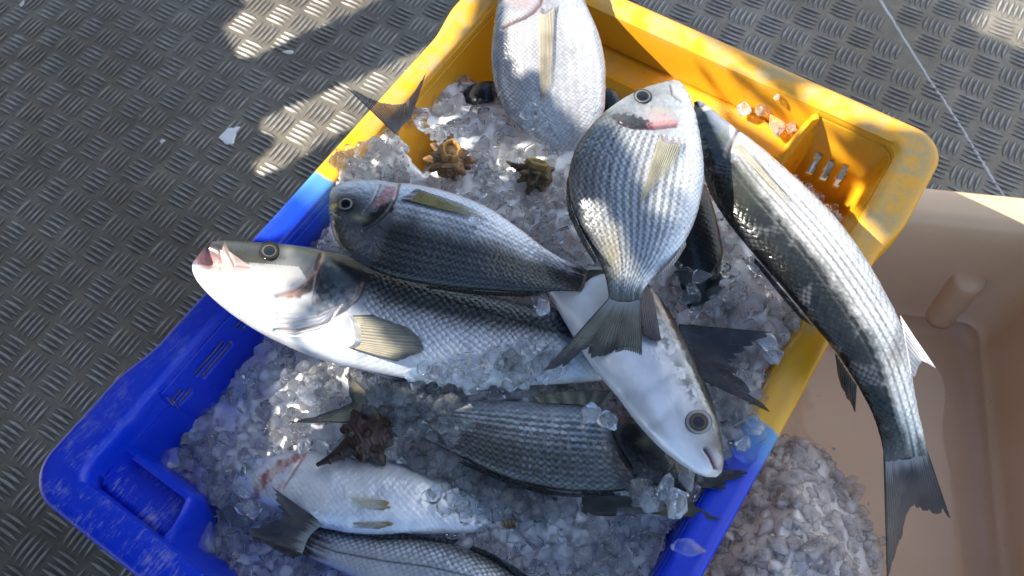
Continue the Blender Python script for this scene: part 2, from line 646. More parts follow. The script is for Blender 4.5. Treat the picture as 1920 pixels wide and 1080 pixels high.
# ------------------------------------------------------------------ pale block added out of view on the right to bounce sun onto the deck
def build_bounce():
    m, n, p = new_mat('bounce_paint')
    b = noise_tex(n, 2.0, 6)
    r = ramp(n, [(0.3, (0.33, 0.365, 0.43)), (0.7, (0.41, 0.45, 0.52))])
    n.links.new(b.outputs[0], r.inputs[0])
    n.links.new(r.outputs[0], p.inputs['Base Color'])
    p.inputs['Roughness'].default_value = 0.9
    x0, x1, y0, y1, h = 1.9, 3.2, -0.6, 6.0, 5.0
    V = np.array([(x, y, z) for z in (0.002, h) for x, y in ((x0, y0), (x1, y0), (x1, y1), (x0, y1))])
    F = np.array([(0, 1, 5, 4), (1, 2, 6, 5), (2, 3, 7, 6), (3, 0, 4, 7), (4, 5, 6, 7)])
    root = empty('bounce_block', ((x0 + x1) / 2, (y0 + y1) / 2, 0))
    tag(root, 'added unseen pale block bouncing sunlight onto the deck', 'reflector')
    mesh_obj('wall', V, F, m, root, smooth=False)
    V2 = np.array([(x, y, z) for z in (h + 0.003, h + 0.16) for x, y in ((x0 - .12, y0 - .12), (x1 + .12, y0 - .12), (x1 + .12, y1 + .12), (x0 - .12, y1 + .12))])
    mesh_obj('cap_slab', V2, np.vstack([F, [(3, 2, 1, 0)]]), m, root, smooth=False)


build_bounce()

# ------------------------------------------------------------------ beige tub the crate stands on
M_TUB = mat_tub()
TUB_Z = 0.178


def build_tub():
    a, b = U(1715, 346, TUB_Z)[:2], U(1920, 367, TUB_Z)[:2]
    ux = (b - a) / np.linalg.norm(b - a)
    uy = np.array([ux[1], -ux[0]])          # towards the viewer
    # inner floor corner seen at (1885, 745)
    fc = U(1890, 748, 0.012)[:2]
    xr = (fc - a) @ ux + 0.030              # outer right edge
    hx, hy = 0.315, 0.30
    c = a + ux * (xr - hx) + uy * hy
    n1 = 60

    def ring(off, r):
        pts = []
        for k, (sx, sy) in enumerate(((1, 1), (-1, 1), (-1, -1), (1, -1))):
            th = math.pi / 2 * (k + np.linspace(0, 1, n1))
            pts.append(np.stack([sx * (hx - off - r) + r * np.cos(th), sy * (hy - off - r) + r * np.sin(th)], -1))
        return np.vstack(pts)
    prof = [(0.014, 0.0, .03), (0.006, TUB_Z - 0.03, .035), (0.0, TUB_Z - 0.028, .04), (0, TUB_Z - 0.006, .04), (0.002, TUB_Z - 0.0015, .04), (0.006, TUB_Z, .04),
            (0.016, TUB_Z, .04), (0.026, TUB_Z - 0.001, .035), (0.032, TUB_Z - 0.004, .032), (0.0365, TUB_Z - 0.011, .03), (0.038, TUB_Z - 0.03, .03),
            (0.043, 0.08, .03), (0.048, 0.03, .03), (0.051, 0.018, .03), (0.058, 0.012, .03), (0.075, 0.010, .02), (0.2, 0.010, .01), (0.28, 0.010, .002)]
    V = np.array([np.concatenate([ring(o, r), np.full((4 * n1, 1), z)], -1) for o, z, r in prof])
    W = np.concatenate([c + V[..., :1] * ux + V[..., 1:2] * (-uy), V[..., 2:]], -1)
    root = empty('plastic_tub', (c[0], c[1], 0))
    tag(root, 'beige plastic tub under the crate with slushy ice and water inside', 'tub')
    o = mesh_obj('basin', W.reshape(-1, 3), grid_faces(len(prof), 4 * n1, wrap_v=True)[:, ::-1], M_TUB, root)
    md = o.modifiers.new('skin', 'SOLIDIFY')
    md.thickness = 0.003
    md.offset = -1
    # rib standing against the inside of the far wall
    top = U(1828, 604, 0.095)
    bx = (top[:2] - c) @ ux
    t = np.linspace(0, 1, 14)
    th = np.linspace(-0.15, math.pi + 0.15, 15)
    P = []
    for k in t:
        z = 0.008 + 0.082 * k
        y = hy - 0.046 + 0.004 * k
        rr = 0.0165
        P.append(np.stack([bx + rr * np.cos(th), y - rr * 1.1 * np.sin(th), np.full(15, z)], -1))
    for sc_, dz in ((0.93, 0.0025), (0.75, 0.004), (0.4, 0.005), (0.02, 0.005)):
        y = hy - 0.042
        rr = 0.0165 * sc_
        P.append(np.stack([bx + rr * np.cos(th), y - rr * 1.1 * np.sin(th), np.full(15, 0.090 + dz)], -1))
    P = np.array(P)
    Wp = np.concatenate([c + P[..., :1] * ux + P[..., 1:2] * (-uy), P[..., 2:]], -1)
    mesh_obj('rib', Wp.reshape(-1, 3), grid_faces(len(P), 15), M_TUB, root)
    return c, ux, uy, hx, hy


TUB = build_tub()

# ------------------------------------------------------------------ unseen dark sheet added to block the sun; holes shaped to the sun patches
LIT = [  # (height above the deck, outline in the photograph) of the patches the sun reaches
    (0.0, [(462, -60), (460, 0), (455, 18), (430, 40), (423, 57), (437, 82), (446, 104), (473, 107), (507, 92), (567, 63), (640, 33), (700, 5), (760, -30), (780, -60)]),
    (0.0, [(487, 228), (553, 197), (607, 175), (640, 160), (720, 125), (800, 90), (880, 50), (930, 70), (800, 190), (710, 222), (640, 249), (583, 281), (533, 313), (497, 328), (480, 321), (478, 307), (493, 293), (510, 277), (517, 257), (493, 247)]),
    (0.0, [(1815, 36), (1850, 20), (1880, -10), (1960, -30), (1990, 60), (1940, 100), (1880, 75), (1840, 62)]),
    (0.30, [(505, 455), (560, 432), (600, 415), (628, 385), (640, 350), (690, 335), (740, 325), (770, 290), (735, 255), (790, 200), (815, 160), (850, 110), (905, 0), (940, -80), (860, -60), (700, 130), (480, 410)]),
    (0.29, [(800, 235), (845, 232), (885, 262), (900, 300), (880, 345), (830, 345), (800, 300)]),
    (0.29, [(930, 285), (990, 280), (1050, 300), (1045, 340), (985, 355), (945, 325)]),
    (0.345, [(900, -120), (905, 0), (915, 100), (952, 92), (975, 140), (1000, 195), (1022, 240), (1040, 182), (1090, 192), (1140, 165), (1150, 0), (1100, -120)]),
    (0.35, [(345, 430), (600, 448), (602, 478), (565, 530), (555, 545), (600, 552), (590, 575), (545, 600), (515, 640), (430, 640), (330, 560)]),
    (0.345, [(560, 640), (590, 622), (650, 583), (690, 590), (735, 640), (742, 660), (725, 690), (690, 702), (640, 692), (590, 665)]),
    (0.27, [(520, 690), (590, 680), (655, 705), (640, 765), (600, 830), (530, 850), (480, 810), (500, 740)]),
    (0.375, [(1140, 150), (1330, 135), (1318, 330), (1300, 410), (1270, 420), (1245, 330), (1190, 262), (1110, 240)]),
    (0.375, [(1105, 415), (1165, 400), (1185, 470), (1165, 515), (1128, 492)]),
    (0.345, [(1326, 200), (1366, 280), (1370, 385), (1430, 460), (1520, 590), (1600, 740), (1650, 870), (1660, 900), (1770, 890), (1730, 640), (1560, 380), (1500, 318), (1385, 228)]),
    (0.30, [(1160, -20), (1200, -10), (1300, 52), (1440, 150), (1425, 165), (1380, 130), (1350, 135), (1300, 112), (1206, 80)]),
    (0.268, [(1212, 100), (1310, 125), (1350, 150), (1300, 170), (1220, 170)]),
    (0.268, [(1385, 165), (1430, 195), (1500, 262), (1480, 282), (1400, 235), (1350, 190)]),
    (0.25, [(1541, 248), (1592, 272), (1636, 334), (1600, 318), (1536, 280)]),
    (0.178, [(1740, 352), (1990, 372), (1990, 432), (1860, 420), (1760, 405)]),
]


def build_gobo():
    e1 = np.cross([0, 0, 1], SUN)
    e1 /= np.linalg.norm(e1)
    e2 = np.cross(SUN, e1)
    A0 = np.array([0.0, 0.33, 0.28])
    dist = 0.95
    step = 0.004
    a = np.arange(-1.05, 1.05, step)
    b = np.arange(-0.8, 0.8, step)
    ca, cb = np.meshgrid((a[1:] + a[:-1]) / 2, (b[1:] + b[:-1]) / 2, indexing='ij')
    hole = np.zeros(ca.shape, bool)
    for z, poly in LIT:
        p = np.array(poly, float)
        W = U(p[:, 0], p[:, 1], z) - A0
        pa, pb = W @ e1, W @ e2
        q = np.stack([pa, pb], -1)
        q = catmull(np.vstack([q, q[:1]]), len(q) * 8)
        hole |= inside(q, ca, cb)
    A, B = np.meshgrid(a, b, indexing='ij')
    fold = 0.03 * np.sin(A * 9 + 2 * np.sin(B * 3)) + 0.02 * fbm(A * 8, B * 8, 3)
    P = A0 + SUN * (dist + fold[..., None]) + A[..., None] * e1 + B[..., None] * e2
    F = grid_faces(len(a), len(b))[~hole.ravel()]
    m, n, p = new_mat('gobo_cloth')
    nz = noise_tex(n, 60, 4)
    r = ramp(n, [(0.3, (0.02, 0.022, 0.028)), (0.7, (0.04, 0.042, 0.048))])
    n.links.new(nz.outputs[0], r.inputs[0])
    n.links.new(r.outputs[0], p.inputs['Base Color'])
    p.inputs['Roughness'].default_value = 0.85
    used = np.unique(F)
    mp = np.full(len(a) * len(b), -1)
    mp[used] = np.arange(len(used))
    o = mesh_obj('gobo_sheet', P.reshape(-1, 3)[used], mp[F], m)
    md = o.modifiers.new('cloth', 'SOLIDIFY')
    md.thickness = 0.002
    tag(o, 'unseen dark sheet added to shade the deck, holes cut for the sun patches', 'gobo')


build_gobo()

# ------------------------------------------------------------------ fish
def mat_skin(name, rough=0.3, coat=0.4, metal=0.30):
    m, n, p = new_mat(name)
    att = N(n, 'ShaderNodeAttribute', attribute_name='tone')
    nz = noise_tex(n, 260, 4, 0.6)
    big = noise_tex(n, 30, 3, 0.6)
    r = ramp(n, [(0.25, (0.78, 0.78, 0.80)), (0.75, (1.12, 1.12, 1.10))])
    n.links.new(big.outputs[0], r.inputs[0])
    mul = N(n, 'ShaderNodeMix', data_type='RGBA', blend_type='MULTIPLY')
    mul.inputs[0].default_value = 1
    n.links.new(att.outputs['Color'], mul.inputs[6])
    n.links.new(r.outputs[0], mul.inputs[7])
    n.links.new(mul.outputs[2], p.inputs['Base Color'])
    p.inputs['Metallic'].default_value = metal
    mr = N(n, 'ShaderNodeMapRange')
    n.links.new(big.outputs[0], mr.inputs[0])
    mr.inputs[3].default_value = rough - 0.1
    mr.inputs[4].default_value = rough + 0.12
    n.links.new(mr.outputs[0], p.inputs['Roughness'])
    p.inputs['Coat Weight'].default_value = coat
    p.inputs['Coat Roughness'].default_value = 0.06
    p.inputs['Specular IOR Level'].default_value = 0.22
    b = bump(n, nz.outputs[0], 0.22, 0.0007)
    n.links.new(b, p.inputs['Normal'])
    n.links.new(bump(n, noise_tex(n, 120, 3, 0.6).outputs[0], 0.35, 0.0015), p.inputs['Coat Normal'])
    return m


M_SKIN = mat_skin('fish_skin')
M_FIN = mat_skin('fin_membrane', 0.36, 0.2, 0.05)
_n = M_FIN.node_tree
_n.links.new([x for x in _n.nodes if x.type == 'ATTRIBUTE'][0].outputs['Alpha'], _n.nodes['Principled BSDF'].inputs['Alpha'])
M_EYE, _n, _p = new_mat('wet_eye')
_a = N(_n, 'ShaderNodeAttribute', attribute_name='tone')
_n.links.new(_a.outputs['Color'], _p.inputs['Base Color'])
_p.inputs['Roughness'].default_value = 0.06
_p.inputs['Coat Weight'].default_value = 0.12
_p.inputs['Specular IOR Level'].default_value = 0.08
_p.inputs['Coat Roughness'].default_value = 0.03


def seg_dist(x, y, pts):
    """distance in pixels to a polyline, and the running position 0..1 along it"""
    pts = np.asarray(pts, float)
    best = np.full(np.shape(x), 1e9)
    pos = np.zeros(np.shape(x))
    L = np.concatenate([[0], np.cumsum(np.linalg.norm(np.diff(pts, axis=0), axis=1))])
    for i in range(len(pts) - 1):
        a, b = pts[i], pts[i + 1]
        d = b - a
        t = np.clip(((x - a[0]) * d[0] + (y - a[1]) * d[1]) / (d @ d), 0, 1)
        q = np.hypot(x - a[0] - t * d[0], y - a[1] - t * d[1])
        k = q < best
        best = np.where(k, q, best)
        pos = np.where(k, (L[i] + t * (L[i + 1] - L[i])) / L[-1], pos)
    return best, pos


def blob(x, y, cx, cy, rx, ry, deg=0.0):
    a = math.radians(deg)
    u_, v_ = (x - cx) * math.cos(a) + (y - cy) * math.sin(a), -(x - cx) * math.sin(a) + (y - cy) * math.cos(a)
    return np.exp(-((u_ / rx) ** 2 + (v_ / ry) ** 2))


def scale_cells(X, T, px, py, slant=0.3, warp=0.5):
    """overlapping scales: 1 in the middle of a scale, 0 on its border; plus a number per scale and the place along the scale"""
    wx = fbm(X * 0.055, T * 0.055, 31, 3) - 0.5
    wy = fbm(X * 0.055 + 40, T * 0.055 + 9, 33, 3) - 0.5
    jx = noise(X * 0.45, T * 0.45, 35) - 0.5
    jy = noise(X * 0.45 + 7, T * 0.45 + 5, 37) - 0.5
    a, b = X / px + 2.2 * warp * wx + 0.35 * warp * jx, T / py + 2.2 * warp * wy + 0.35 * warp * jy
    best = np.full(np.shape(a), 9.0)
    ident = np.zeros(np.shape(a))
    along = np.zeros(np.shape(a))
    for off in (0.0, 0.5):
        ra, rb = np.round(a - off), np.round(b - off)
        for i in (-1, 0, 1):
            da = a - off - ra - i
            db = b - off - rb
            d = np.hypot(da, db) + slant * da
            k = d < best
            best = np.where(k, d, best)
            along = np.where(k, da, along)
            ident = np.where(k, (ra + i) * 7.31 + rb * 3.17 + off * 5, ident)
    idn = np.abs(np.sin(ident * 12.9898) * 43758.5453) % 1.0
    scale_cells.tilt = (idn - 0.5) * along
    return np.clip(1 - best * 1.55, 0, 1), idn


def softpoly(x, y, poly, soft=3.0, rag=4.0, freq=0.16, seed=0):
    """1 inside an outline, with a soft ragged border (pixels)"""
    d, _ = seg_dist(x, y, list(poly) + [poly[0]])
    d = np.where(inside(poly, x, y), d, -d) + rag * 2 * (fbm(x * freq, y * freq, 41 + seed, 3) - 0.5)
    return sstep(-soft, soft, d)


def mixv(a, b, k):
    return a * (1 - k[..., None]) + np.asarray(b) * k[..., None]


class Fish:
    pass


FISH = []


def build_fish(label, cat, st, z, paint, k=0.4, group=None, name='fish', res=0.85, round0=0.6, round1=0.0, sq=2.2, kb=0.8, tilt=1.0, tailcol=None):
    """st: rows (dorsal x, y, ventral x, y) in pixels from snout to tail; z: height of the fish's mid-line along the rows"""
    st = np.asarray(st, float)
    m = len(st)
    z = np.interp(np.linspace(0, 1, m), np.linspace(0, 1, len(z)), z) if np.ndim(z) else np.full(m, float(z))
    q = catmull(np.column_stack([st, z]), 400)
    mid = (q[:, :2] + q[:, 2:4]) / 2
    L = np.concatenate([[0], np.cumsum(np.linalg.norm(np.diff(mid, axis=0), axis=1))])
    wpx = np.linalg.norm(q[:, :2] - q[:, 2:4], axis=1)
    ns, ny, nb = int(L[-1] * res), int(wpx.max() * res * 1.1) + 12, 26
    s = np.linspace(0, 1, ns)
    q = np.stack([np.interp(s * L[-1], L, q[:, c]) for c in range(5)], -1)
    D, Vn = U(q[:, 0], q[:, 1], q[:, 4]), U(q[:, 2], q[:, 3], q[:, 4])
    M = (D + Vn) / 2
    half = (Vn - D) / 2
    w = np.linalg.norm(half, axis=1)
    c = M.mean(0)
    up = np.array([0, 0, CAM_H]) - c
    up /= np.linalg.norm(up)
    up = up * tilt + np.array([0, 0, 1.0]) * (1 - tilt)
    up /= np.linalg.norm(up)
    kk = np.interp(s, np.linspace(0, 1, len(k)), k) if np.ndim(k) else np.full(ns, float(k))
    wz = np.maximum(w, 0.0008)
    T = kk * wz
    if round0:                                     # blunt, rounded nose
        T *= np.clip(sstep(-0.004, 0.04, s), 0.05, 1) * 0.35 + 0.65
    if tailcol is not None:
        T = T * (1 - 0.82 * sstep(0.84, 1.0, s))
    a = np.linspace(0, math.pi, ny)
    y = -(0.45 * np.cos(a) + 0.55 * (1 - 2 * np.linspace(0, 1, ny)))
    h = np.sqrt(np.clip(1 - np.abs(y) ** sq, 0, 1))
    yb = np.cos(np.linspace(0, math.pi, nb + 2)[1:-1])
    hb = -kb * np.sqrt(np.clip(1 - np.abs(yb) ** 2, 0, 1))
    Y = np.concatenate([y, yb])
    Hh = np.concatenate([h, hb])
    P = M[:, None] + half[:, None] * Y[None, :, None] + (T[:, None] * Hh[None])[..., None] * up
    f = Fish()
    f.P, f.ny, f.ns, f.up = P, ny, ns, up
    top = np.arange(len(Y)) < ny
    f.S = np.broadcast_to(s[:, None], P.shape[:2])
    f.Y = np.broadcast_to(Y[None], P.shape[:2])
    mm = np.concatenate([[0], np.cumsum(np.linalg.norm(np.diff(M, axis=0), axis=1))]) * 1000
    arc = np.concatenate([[0], np.cumsum(np.hypot(np.diff(y), np.diff(h) * np.mean(kk)))])
    arc = np.concatenate([arc - arc[-1] / 2, np.zeros(nb)])
    f.X = np.broadcast_to(mm[:, None], P.shape[:2])
    f.T = w[:, None] * 1000 * arc[None]
    f.arc = np.broadcast_to(arc[None] / max(arc.max(), 1e-6), P.shape[:2])
    px = PJ(P)
    f.px, f.py = px[..., 0], px[..., 1]
    f.col = np.full(P.shape, 0.6)
    f.disp = np.zeros(P.shape[:2])
    f.w = w
    f.top = np.broadcast_to(top[None], P.shape[:2])
    paint(f)
    if tailcol is not None:
        st_ = 0.06 * (noise(f.Y * 9, f.Y * 0, 3) - 0.5) + 0.03 * (fbm(f.px * 0.12, f.py * 0.12, 6) - 0.5)
        f.col = mixv(f.col, np.array(tailcol) * (0.8 + 0.4 * noise(f.Y * 22, f.S * 6, 8)[..., None]), sstep(0.90, 0.99, f.S + 1.3 * st_))
    # displacement along the surface normal
    du = np.gradient(P, axis=0)
    dv = np.gradient(P, axis=1)
    nr = np.cross(du, dv)
    nr /= np.linalg.norm(nr, axis=-1)[..., None] + 1e-12
    sgn = np.sign((nr[ns // 2, ny // 2] @ up))
    nr *= sgn
    fade = np.clip(np.minimum(s / 0.004, (1 - s) / 0.004), 0, 1)[:, None]
    P2 = P + nr * (f.disp * f.top * fade * 0.001)[..., None]
    nv = len(Y)
    V = P2.reshape(-1, 3)
    Cc = f.col.reshape(-1, 3)
    F = grid_faces(ns, nv, wrap_v=True)
    if sgn < 0:
        F = F[:, ::-1]
    caps = []
    for e, inw in ((0, round0), (ns - 1, round1)):
        ctr = P2[e].mean(0)
        dirv = (M[1] - M[0]) if e == 0 else (M[-1] - M[-2])
        V = np.vstack([V, ctr])
        Cc = np.vstack([Cc, f.col[e].mean(0)])
        i = np.arange(nv)
        tri = np.stack([e * nv + i, e * nv + (i + 1) % nv, np.full(nv, len(V) - 1)], -1)
        caps.append(tri if (e == 0) == (sgn < 0) else tri[:, ::-1])
    root = empty(name, M[ns // 2] - np.array([0, 0, T.max() * kb]))
    tag(root, label, cat, group)
    f.root = root
    f.body = mesh_obj('body', V, [F] + caps, M_SKIN, root, col=np.clip(Cc, 0, 1))
    f.P2 = P2
    _q = q[np.unique(np.linspace(0, ns - 1, 26).astype(int))]
    f.poly = np.vstack([_q[:, :2], _q[::-1, 2:4]])
    f.zmid = q[:, 4].mean()
    f.hpx = f.px[:, :ny:1][::3, ::3].ravel()
    f.hpy = f.py[:, :ny:1][::3, ::3].ravel()
    f.hpz = P2[:, :ny][::3, ::3, :].reshape(-1, 3)
    from mathutils.kdtree import KDTree
    kd = KDTree(len(f.hpx))
    for i, (a_, b_) in enumerate(zip(f.hpx, f.hpy)):
        kd.insert((a_, b_, 0), i)
    kd.balance()
    f.kd = kd
    FISH.append(f)
    return f


def depth_at(f, x, y):
    """height of the fish's upper surface under the pixel"""
    r = f.kd.find_n((x, y, 0), 4)
    ws = np.array([1 / (d + 0.5) for _, _, d in r])
    return float((f.hpz[[i for _, i, _ in r], 2] * ws).sum() / ws.sum())


def add_eye(f, cx, cy, r, ry=None, deg=0.0, rings=None, lift=0.0022, sit=0.0012):
    ry = ry or r
    rings = rings or [(0, (0.006, 0.008, 0.012)), (0.46, (0.008, 0.010, 0.015)), (0.5, (0.45, 0.42, 0.34)), (0.57, (0.42, 0.38, 0.28)), (0.62, (0.05, 0.05, 0.045)),
                      (0.85, (0.035, 0.035, 0.035)), (0.95, (0.02, 0.02, 0.02)), (1.02, (0.02, 0.02, 0.02))]
    rr = np.linspace(0.02, 1.0, 26)
    th = np.linspace(0, 2 * math.pi, 40, endpoint=False)
    ca, sa = math.cos(math.radians(deg)), math.sin(math.radians(deg))
    X = cx + r * rr[:, None] * np.cos(th) * ca - ry * rr[:, None] * np.sin(th) * sa
    Y = cy + r * rr[:, None] * np.cos(th) * sa + ry * rr[:, None] * np.sin(th) * ca
    # plane of the head round the eye
    zz = np.array([depth_at(f, X[-1, i], Y[-1, i]) for i in range(0, 40, 4)])
    A = np.c_[X[-1, ::4], Y[-1, ::4], np.ones(10)]
    co = np.linalg.lstsq(A, zz, rcond=None)[0]
    base = X * co[0] + Y * co[1] + co[2]
    P = U(X, Y, base + lift * np.sqrt(np.clip(1 - rr ** 2, 0, 1))[:, None] + sit * (1 - rr[:, None] ** 6) - 0.0004)
    ks = np.array([k for k, _ in rings])
    cs = np.array([c for _, c in rings])
    col = np.stack([np.interp(rr, ks, cs[:, i]) for i in range(3)], -1)
    col = np.repeat(col[:, None], 40, 1)
    o = mesh_obj('eye', P.reshape(-1, 3), grid_faces(26, 40, wrap_v=True), M_EYE, f.root, col=col.reshape(-1, 3))
    return o


def add_fin(f, base, tip, kind='tail_fin', z=None, col=((0.10, 0.10, 0.10), (0.03, 0.03, 0.035)), rays=22, rag=0.06, lift=(0.001, 0.003), nr=46, nt=110,
            edge=None, curve=0.0, thick=0.0007, tipcol=None, seed=1, parent=None, alpha=(1.0, 0.85), basecol=None):
    """a thin rayed blade from a base line to a tip line (pixels); rests on the fish f, or spans the heights z = (base, tip)"""
    B, E = catmull(base, nt), catmull(tip, nt)
    r = np.linspace(0, 1, nr)
    t = np.linspace(0, 1, nt)
    if 'tail' in kind:
        rag = rag * 1.5
    jag = 1 - rag * (noise(t * rays * 1.0, t * 0, seed) ** 2) - rag * 0.6 * noise(t * rays * 0.25, t * 0, seed + 4)
    Rr = r[:, None] * jag[None]
    X = B[:, 0] + (E[:, 0] - B[:, 0]) * Rr
    Y = B[:, 1] + (E[:, 1] - B[:, 1]) * Rr
    if curve:
        nx, ny_ = -(E[:, 1] - B[:, 1]), (E[:, 0] - B[:, 0])
        X, Y = X + nx * curve * Rr * (1 - Rr), Y + ny_ * curve * Rr * (1 - Rr)
    ray = 0.5 + 0.5 * np.cos(2 * math.pi * t * rays)
    split = 0.5 + 0.5 * np.cos(2 * math.pi * t * rays * 2 + 0.6)
    k = ray[None] * (1 - 0.5 * r[:, None]) + split[None] * 0.5 * r[:, None]
    if z is None:
        Z = np.array([[depth_at(f, X[i, j], Y[i, j]) for j in range(0, nt, 5)] for i in range(0, nr, 5)])
        # smooth interpolation of the coarse heights
        Zi = np.array([np.interp(np.arange(nt), np.arange(0, nt, 5), row) for row in Z])
        Z = np.array([np.interp(np.arange(nr), np.arange(0, nr, 5), Zi[:, j]) for j in range(nt)]).T
        Z = Z + lift[0] + (lift[1] - lift[0]) * r[:, None]
    else:
        zb, zt = z
        zb = np.interp(t, np.linspace(0, 1, len(zb)), zb) if np.ndim(zb) else np.full(nt, float(zb))
        zt = np.interp(t, np.linspace(0, 1, len(zt)), zt) if np.ndim(zt) else np.full(nt, float(zt))
        Z = zb + (zt - zb) * Rr + 0.0012 * np.sin(Rr * 5 + t * 9) * Rr
    Z = Z + 0.00055 * k * (1 - 0.5 * r[:, None])
    P = U(X, Y, Z)
    c0, c1 = np.array(col[0]), np.array(col[1])
    C = c0 + (c1 - c0) * (1 - k)[..., None]
    g = fbm(X * 0.05, Y * 0.05, seed)[..., None]
    C = C * (0.75 + 0.5 * g)
    if tipcol is not None:
        C = mixv(C, tipcol, sstep(0.6, 1.0, r[:, None] + 0.12 * (noise(t * 14, t * 0, seed + 2)[None] - 0.5)))
    if basecol is not None:
        C = mixv(C, basecol, sstep(0.30, 0.0, r[:, None] + 0.16 * (noise(t * 26, t * 0, seed + 6)[None] - 0.5)) * (0.55 + 0.45 * k))
    if edge is not None:
        C = mixv(C, edge, np.broadcast_to(np.maximum(sstep(0.05, 0.0, t), sstep(0.95, 1.0, t))[None], X.shape))
    if 'tail' in kind:
        alpha = (1.0, 0.7)
    al = (alpha[0] + (alpha[1] - alpha[0]) * r[:, None]) * (0.72 + 0.28 * k)
    C4 = np.concatenate([np.clip(C, 0, 1), np.clip(al, 0, 1)[..., None]], -1)
    o = mesh_obj(kind, P.reshape(-1, 3), grid_faces(nr, nt), M_FIN, parent or f.root, col=C4.reshape(-1, 4))
    md = o.modifiers.new('web', 'SOLIDIFY')
    md.thickness = thick
    md.offset = 0
    return o


# ---- skin patterns -------------------------------------------------
def gill_line(f, pts, w=3.0, depth=1.0, col=(0.05, 0.04, 0.04), amt=0.85, edge_lift=0.6, side=1):
    d, pos = seg_dist(f.px, f.py, pts)
    g = np.exp(-(d / w) ** 2)
    f.disp -= depth * g
    f.col = mixv(f.col, col, amt * g)
    return d


def bream_skin(f, back=(0.035, 0.04, 0.045), flank=(0.40, 0.42, 0.44), belly=(0.66, 0.68, 0.70), dark=0.55, stripe=0.5, head=0.25, nst=13, pitch=(3.6, 3.4), scale_amt=0.55,
               olive=(0.20, 0.17, 0.085), dark_to=0.0, headcol=None, dark_end=-0.75):
    Y, S = f.arc, f.S
    n1 = fbm(f.X * 0.06, f.T * 0.06, 2)
    yy = Y + (n1 - 0.5) * 0.25
    c = mixv(np.broadcast_to(np.array(flank), f.col.shape), belly, sstep(0.05, 0.75, yy))
    c = mixv(c, back, dark * sstep(dark_to, dark_end, yy) + (1 - dark) * sstep(-0.72, -0.97, yy))
    body = sstep(head, head + 0.03, S + 0.035 * Y ** 2)
    v, idn = scale_cells(f.X, f.T, *pitch)
    patch = (0.45 + 0.55 * sstep(0.3, 0.62, fbm(f.X * 0.035 + 3, f.T * 0.05, 23)))
    scale_amt = scale_amt * patch
    wob = fbm(f.X * 0.25, f.T * 0.25, 7) - 0.5
    st = 0.5 + 0.5 * np.sin(2 * math.pi * (Y * nst / 2 + 0.12 * wob))
    st = sstep(0.25, 0.8, st + 0.45 * (idn - 0.5))
    win = sstep(0.95, 0.55, np.abs(Y + 0.1)) * body
    c = mixv(c, np.array(olive), stripe * win * (1 - st) * (0.6 + 0.4 * (1 - v)))
    c = c * (1 + (0.30 * scale_amt * (idn - 0.5) * body)[..., None])
    c = mixv(c, np.array(back), scale_amt * body * sstep(0.55, 0.05, v) * (0.30 + 0.70 * sstep(0.6, -0.5, Y)))
    c = c * (1 + ((0.35 + 0.9 * dark * sstep(0.2, -0.5, Y)) * body * sstep(0.35, 0.9, v))[..., None])
    f.disp += 0.9 * body * scale_cells.tilt + 0.30 * body * sstep(0, 0.7, v) + 0.25 * (fbm(f.X * 0.15, f.T * 0.15, 4) - 0.5)
    hd = 1 - body
    if headcol is not None:
        c = mixv(c, headcol, 0.75 * hd * sstep(0.75, 0.2, Y))
    hn = fbm(f.X * 0.5, f.T * 0.5, 6)
    c = c * (1 + (0.55 * hd * (hn - 0.5))[..., None])
    f.disp += hd * 0.6 * (hn - 0.5)
    f.col = np.clip(c, 0, 1)
    f.v = v


def bass_skin(f, back=(0.010, 0.012, 0.013), flank=(0.40, 0.43, 0.47), belly=(0.78, 0.78, 0.78), head=0.3, pitch=(6.2, 5.6), y0=-0.15, y1=-0.85, amt=0.75, yb=(0.0, 0.55), disp=0.55):
    Y, S = f.arc, f.S
    n1 = fbm(f.X * 0.05, f.T * 0.05, 2)
    yy = Y + (n1 - 0.5) * 0.22
    c = mixv(np.broadcast_to(np.array(flank), f.col.shape), belly, sstep(yb[0], yb[1], yy))
    c = mixv(c, back, 0.92 * sstep(y0, y1, yy) ** 1.3)
    body = sstep(head, head + 0.02, S)
    v, idn = scale_cells(f.X, f.T, *pitch)
    c = c * (1 + (0.14 * (idn - 0.5) * body)[..., None])
    e = body * (0.5 + 0.5 * sstep(0.3, 0.62, fbm(f.X * 0.03 + 3, f.T * 0.05, 23))) * sstep(0.58, 0.08, v) * (0.18 + 0.82 * sstep(0.55, -0.25, Y))
    c = mixv(c, back, amt * e)
    c = c * (1 + ((0.30 + 1.8 * sstep(-0.1, -0.6, Y)) * body * sstep(0.4, 0.9, v) * sstep(0.9, -0.3, Y))[..., None])
    f.disp += 0.8 * body * scale_cells.tilt * sstep(1.0, 0.2, Y) + disp * body * sstep(0, 0.8, v) * sstep(1.0, 0.3, Y) + 0.3 * (fbm(f.X * 0.1, f.T * 0.1, 4) - 0.5)
    hd = 1 - body
    hn = fbm(f.X * 0.3, f.T * 0.3, 6)
    c = c * (1 + (0.25 * hd * (hn - 0.5))[..., None])
    f.col = np.clip(c, 0, 1)


